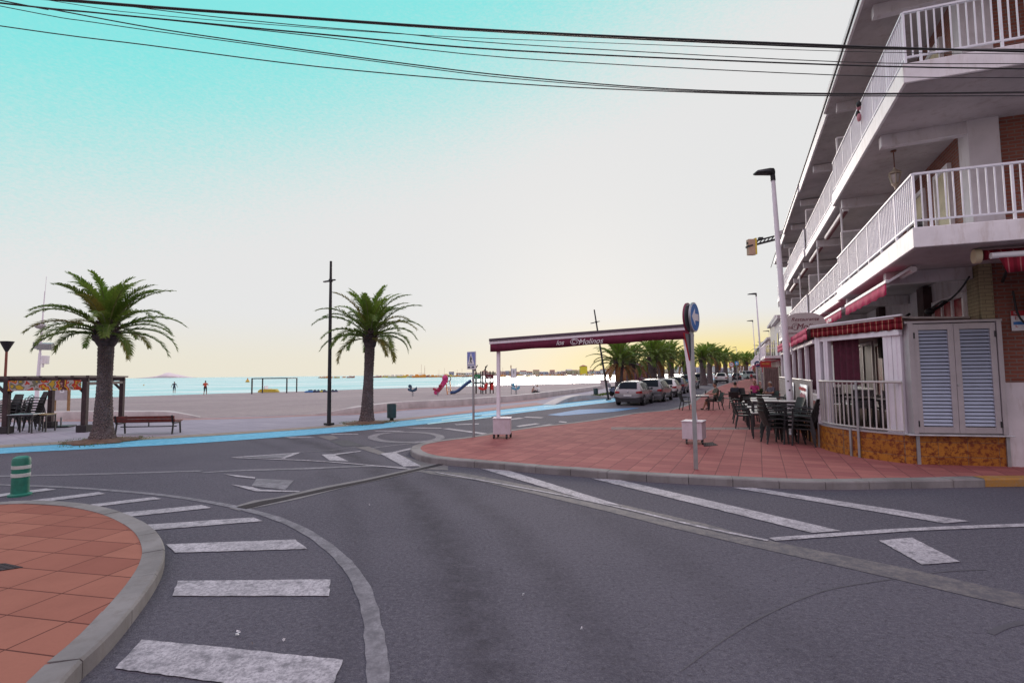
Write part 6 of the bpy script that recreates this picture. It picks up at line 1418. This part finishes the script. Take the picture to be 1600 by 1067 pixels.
# next houses down the street
def house(x0, x1, y0, y1, h, label, wallm, floors, aw=None):
    r = root('street_house', L2W(x0, y0, 0), -AZ, label, 'house', 'houses farther down the street')
    m = MB(); m.prism([(0, 0), (x1-x0, 0), (x1-x0, y1-y0), (0, y1-y0)], 0, h); m.build('wall', wallm, r)
    m = MB(); m.prism([(-.3, -.3), (x1-x0, -.3), (x1-x0, y1-y0+.3), (-.3, y1-y0+.3)], h, h+.25); m.build('roof', PLASTER, r)
    for f in range(floors):
        z = 3.1+f*2.8
        m = MB(); m.prism([(-1.3, -.4), (.0, -.4), (.0, y1-y0), (-1.3, y1-y0)], z, z+.22); m.build('balcony_slab', WHITE, r)
        m = MB(); 
        for k in range(int((y1-y0)/.3)): m.box((-1.25, -.35+.3*k, z+.7), (.04, .04, .95))
        m.bar((-1.25, -.38, z+1.17), (-1.25, y1-y0, z+1.17), .05, .05); m.bar((-1.25, -.38, z+1.17), (0, -.38, z+1.17), .05, .05); m.build('balcony_railing', WHITE2, r)
        for k in range(int((y1-y0)/3)): 
            m = MB(); m.box((-.02, 1.2+3*k, z+1.3), (.06, 1.2, 2.0)); m.build('window', WINDARK, r)
    for k in range(int((y1-y0)/3)): 
        m = MB(); m.box((-.02, 1.2+3*k, 1.4), (.06, 1.8, 2.2)); m.build('shop_window', DK, r)
    if aw:
        m = MB(); m.loft([[(0, y, 3.05), (-2.2, y, 2.55), (-2.2, y, 2.2), (-2.18, y, 2.2), (-2.18, y, 2.5), (0, y, 3.0)] for y in aw]); m.build('awning', PINKRED, r)
    return r
house(-1.2, 10, 33, 41, 6.3, 'low white house with a red awning just past the apartment building', PLASTER, 1, (.1, 4)); house(-.8, 10, 42, 55, 7.2, 'pale two storey house behind the red awning house', mat('cream_render', (.5, .46, .42), .8), 1)
house(-.8, 9, 57, 75, 6.0, 'far low house at the end of the building row', mat('pink_render', (.5, .4, .38), .8), 1, (2, 8)); house(-.5, 9, 77, 110, 6.5, 'farthest white house of the street row', PLASTER, 1)
# brown fence box, shrub and shop boards outside the far terraces
r = root('planter_screen', L2W(-2.83, 20, PZ), -AZ, 'brown slatted screen box on the pavement beyond the terrace', 'screen')
m = MB()
for k in range(8): m.box((-.33+k*.093, -.6, 1.1), (.075, .03, 2.15))
for k in range(11): m.box((-.36, -.57+k*.115, 1.1), (.03, .09, 2.15))
m.build('slat', mat('weathered_brown_wood', (.18, .12, .11), .8, 0, .2, 5, .3), r); m = MB(); m.box((0, 0, 1.05), (.62, 1.1, 2.05)); m.build('inner_box', mat('dark_brown_wood', (.09, .06, .055), .8), r)
r = root('shrub', L2W(-3.55, 21.5, PZ), 0, 'small green shrub in a pot at the edge of the far terrace', 'shrub'); m = MB(); m.lathe((0, 0, 0), [(.18, 0), (.24, .3), (.25, .34)], 14); m.build('pot', mat('clay_pot', (.25, .1, .06), .8), r)
m = MB()
for _ in range(420):
    a, b_ = random.uniform(0, 2*pi), random.uniform(-1, 1); rr = random.random()**.4; q = Vector((cos(a)*sqrt(1-b_*b_)*.32*rr, sin(a)*sqrt(1-b_*b_)*.32*rr, .75+b_*.45*rr)); d = Vector((random.uniform(-1, 1), random.uniform(-1, 1), random.uniform(-.3, 1))).normalized()*.1; e = d.cross(Vector((0, 0, 1)))*.35; m.poly([q-e, q+d, q+e, q-d*.5])
m.build('foliage', LEAF, r, recalc=False)
def board(x, y, w_, h, z0, mt, label, face):
    r = root('shop_sign', L2W(x, y, z0), -AZ, label, 'shop sign', 'shop boards down the street'); m = MB(); m.box((0, 0, h/2), (w_, .08, h)); m.build('panel', mt, r)
    m = MB(); m.box((0, -.05, h*.55), (w_*.7, .02, h*.35)); m.build('panel_print', face, r)
    for s_ in (-.4, .4): m = MB(); m.box((s_*w_, .06, -z0/2), (.06, .06, z0)); m.build('post', STEEL, r)
board(-2.75, 27, .7, .45, 2.35, SIGNR, 'red shop board beneath the far crimson awning', mat('orange_print', (.5, .16, .04), .6)); board(-2.4, 29, 1.0, .35, 2.0, SIGNR, 'red strip board left of the far shop board', SIGNW)
board(-2.6, 28.5, .8, .6, 1.3, mat('grey_board', (.35, .33, .35), .7), 'grey board under the red shop board by the screen box', ALU)
# tower crane behind the building
cb = D(1290, 560, 100); cb.z = 0; tip = D(1167, 386, 96); jr = D(1290, 354, 100); r = root('tower_crane', cb, 0, 'tower crane jib with a yellow counterweight sticking out behind the building', 'crane')
YE = mat('crane_yellow', (.55, .4, .02), .5); Lr = lambda p: p-cb
m = MB(); zj = jr.z
for a in (-1, 1):
    for b_ in (-1, 1): m.box((a*.7, b_*.7, zj/2), (.16, .16, zj))
for k in range(int(zj/1.6)):
    for a in (-1, 1): m.bar((a*.7, -.7, k*1.6), (a*.7, .7, k*1.6+1.6), .08, .08); m.bar((-.7, a*.7, k*1.6), (.7, a*.7, k*1.6+1.6), .08, .08)
m.build('mast', YE, r)
m = MB(); a, b_ = Lr(tip), Lr(jr); b2 = b_+(b_-a)*1.4
for off_ in ((0, -.4, 0), (0, .4, 0), (0, 0, .7)): m.bar(a+Vector(off_), b2+Vector(off_), .28, .3)
for k in range(50):
    p, q = a.lerp(b2, k/50), a.lerp(b2, (k+1)/50); m.bar(p+Vector((0, -.4, 0)), q+Vector((0, 0, .7)), .1, .1); m.bar(p+Vector((0, .4, 0)), q+Vector((0, 0, .7)), .1, .1)
m.build('jib', BLACK, r)
m = MB(); c_ = a+(b_-a)*.05; m.box((c_.x, c_.y, c_.z+.55), (1.3, 1.0, 1.3)); m.box((c_.x, c_.y, c_.z-.9), (1.25, 1.0, 1.7)); m.build('counterweight', mat('counterweight_concrete', (.42, .28, .2), .8), r); m = MB(); m.box((c_.x+.75, c_.y, c_.z-.15), (.3, 1.05, 3.1)); m.build('counterweight_frame', YE, r)
m = MB(); p = a.lerp(b_, .34); q = a.lerp(b_, .5); m.bar(p+Vector((0, -.5, 1.0)), q+Vector((0, -.5, 1.0)), .06, .8); m.build('jib_board', ALU, r); m = MB(); p = a.lerp(b_, .17); m.box((p.x, p.y, p.z+.9), (.8, .6, .5)); m.build('winch', BLACK, r)

# distant island, far shore, buildings, boats
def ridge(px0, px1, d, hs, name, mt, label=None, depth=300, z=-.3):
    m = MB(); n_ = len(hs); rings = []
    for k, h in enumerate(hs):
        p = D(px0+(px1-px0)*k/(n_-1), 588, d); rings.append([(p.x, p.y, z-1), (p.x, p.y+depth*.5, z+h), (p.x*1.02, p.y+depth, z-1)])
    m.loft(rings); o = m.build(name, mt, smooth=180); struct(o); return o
ridge(205, 300, 9000, [1, 8, 16, 22, 34, 52, 88, 96, 70, 58, 36, 20, 9, 1], 'hills', mat('far_hazed_rock', (.74, .64, .65), 1, 0, .1, .002, 0))  # distance haze is painted into the island's pale pink colour
ridge(690, 1260, 760, [.5, 2, 3, 3.5, 4, 4, 5, 6, 6, 7, 7, 8, 8, 8, 8, 8, 8, 8, 8, 8], 'far_shore', mat('far_shore_earth', (.36, .28, .24), 1, 0, .2, .01, 0), depth=160)
random.seed(5)
far = [mat('far_white_wall', (.62, .56, .54), .8, 0, .1, .05, 0), mat('far_rose_wall', (.5, .3, .27), .8, 0, .1, .05, 0), mat('far_tan_wall', (.5, .4, .27), .8, 0, .1, .05, 0), mat('far_grey_wall', (.34, .31, .38), .8, 0, .1, .05, 0)]
rf = mat('far_tile_roof', (.32, .12, .09), .8, 0, .1, .05, 0); k = 0
x = 702
while x < 1215:
    w_ = random.uniform(4, 10) if x < 940 else random.uniform(6, 15); d = 740+random.uniform(-8, 40)
    h = random.uniform(2.2, 5.6) if x < 945 else random.uniform(5, 10.5)
    p = D(x+w_/2, 588, d); zone = 'left of the portal post' if x < 770 else 'under the lettered portal' if x < 948 else 'seen between the palm trunks'
    r = root('far_building', (p.x, p.y, 1.5), random.uniform(-.2, .2), 'tiny far building on the opposite shore '+zone, 'building', 'buildings on the far shore')
    W_ = w_*d/800*.96; m = MB(); m.box((0, 6, h/2), (W_, 12, h)); m.build('wall', far[random.choice((0, 0, 1, 2, 3) if x < 900 else (0, 0, 0, 2, 3))], r)
    m = MB(); hr = random.uniform(.3, 1.8); m.loft([[(-W_*.52, -.4, h), (W_*.52, -.4, h), (W_*.52, 12, h), (-W_*.52, 12, h)], [(-W_*.5, 5, h+hr), (W_*.5, 5, h+hr), (W_*.5, 6, h+hr), (-W_*.5, 6, h+hr)]]); m.build('roof', rf if random.random() < .6 else far[0], r)
    m = MB(); nw = max(2, int(W_/2.6))
    for fl in range(max(1, int(h/3))):
        for j in range(nw): m.box((-W_*.45+W_*.9*(j+.5)/nw, -.03, 1.5+fl*2.9), (1.2, .2, 1.3))
    m.build('window_row', DK, r); x += w_+random.uniform(-1, 3)
p = D(913, 588, 730); r = root('far_building', (p.x, p.y, 1), .1, 'bright yellow far building on the shore left of the palms', 'building', 'buildings on the far shore')
m = MB(); m.box((0, 5, 5.5), (9, 10, 11)); m.build('wall', mat('far_yellow_wall', (.7, .5, .03), .8), r); m = MB(); m.loft([[(-5, -.5, 11), (5, -.5, 11), (5, 10, 11), (-5, 10, 11)], [(-1, 5, 13), (1, 5, 13), (1, 6, 13), (-1, 6, 13)]]); m.build('roof', rf, r)
random.seed(9)
HULL = [mat('hull_orange', (.7, .26, .03), .5, 0, .1, 1, 0), mat('hull_ivory', (.66, .55, .38), .5, 0, .1, 1, 0), mat('hull_yellow', (.62, .42, .05), .5, 0, .1, 1, 0), mat('hull_red_brown', (.35, .1, .06), .5, 0, .1, 1, 0)]  # warm sunset tint is put into the hull colours
CAB = mat('cabin_white', (.66, .6, .54), .5, 0, .1, 1, 0)
def boat(px, d, L, mast, label, grp):
    p = D(px, 588, d); r = root('moored_boat', (p.x, p.y, -.3), random.uniform(-.5, .5), label, 'boat', grp); m = MB(); rings = []
    for t, k_, sh_ in ((-.5, .75, 0), (-.2, 1, 0), (.15, .95, .03), (.38, .55, .08), (.5, .05, .13)): rings.append([(t*L, -L*.15*k_, L*(.13+sh_)), (t*L, 0, -L*.06), (t*L, L*.15*k_, L*(.13+sh_)), (t*L, 0, L*(.15+sh_))])
    m.loft(rings); m.build('hull', random.choice(HULL), r)
    m = MB(); m.loft([[(-L*.22, -L*.09, L*.14), (L*.16, -L*.09, L*.14), (L*.16, L*.09, L*.14), (-L*.22, L*.09, L*.14)], [(-L*.2, -L*.075, L*.29), (L*.06, -L*.075, L*.29), (L*.06, L*.075, L*.29), (-L*.2, L*.075, L*.29)]]); m.build('cabin', CAB if random.random() < .6 else HULL[0], r)
    if mast: m = MB(); m.cyl((0, 0, L*.2), (0, 0, L*mast), .09); m.bar((0, 0, L*.4), (-L*.35, 0, L*.38), .15, .15); m.build('mast', HULL[3], r)
for i in range(9): boat(random.uniform(498, 566) if i > 2 else (505, 512, 548)[i], random.uniform(560, 700), random.uniform(6, 9), 0, 'tiny moored boat on the sea left of the second palm trunk', 'boats moored off the beach')
for i in range(44): boat(588+i*3.7+random.uniform(-2, 2), random.uniform(480, 700), random.uniform(6.5, 11), random.choice((0, 0, 0, 0, 0, 1.2)), 'tiny moored boat in the dense line between palm trunk and play tower', 'boats moored off the beach')
for i in range(20): boat(780+i*8+random.uniform(-4, 4), random.uniform(430, 640), random.uniform(4.5, 7.5), random.choice((0, 0, 0, 1.3)), 'tiny moored boat before the far shore under the lettered portal', 'boats moored off the beach')

# scraps of litter on the asphalt
for i, (px, py, lab) in enumerate(((370, 993, 'crumpled white paper scrap on the asphalt beyond the nearest crosswalk stripe'), (394, 1008, 'brown dead leaf lying right of the nearest crosswalk stripe top edge'), (443, 1002, 'small white scrap right of the brown leaf'), (818, 932, 'white speck of paper in the middle of the road'), (908, 985, 'white speck of paper at the lower centre of the road'), (577, 790, 'white scrap in front of the drain channel'))):
    q = Z(px, py, .006); m = MB(); rr = random.Random(i); s_ = .012 if i else .03
    for k in range(3): m.poly([(q.x+rr.uniform(-s_, s_), q.y+rr.uniform(-s_, s_), .012+rr.uniform(0, .03)) for _ in range(4)])
    tag(m.build('litter_scrap', SIGNW if i != 1 else mat('dry_leaf', (.12, .06, .03), .8), recalc=False), lab, 'litter', 'scraps lying on the road')
# street manhole cover and oil stains
q = Z(1010, 905, .006)
r = root('hanging_ornament', L2W(BX-.02, 1.0, 8.25), -AZ, 'small black and pink cloth ornament hanging on the middle balcony railing', 'ornament')
m = MB(); m.ell((0, 0, .12), (.05, .07, .08), 8); m.ell((0, .03, -.12), (.05, .09, .1), 8); m.build('pink_body', mat('ornament_pink', (.5, .2, .24), .7), r, smooth=180)
m = MB(); m.ell((-.01, -.05, .17), (.06, .08, .07), 8); m.ell((-.01, .08, .0), (.05, .05, .09), 8); m.cyl((0, 0, .2), (0, 0, .28), .008); m.build('dark_cloth', BLACKP, r, smooth=180)
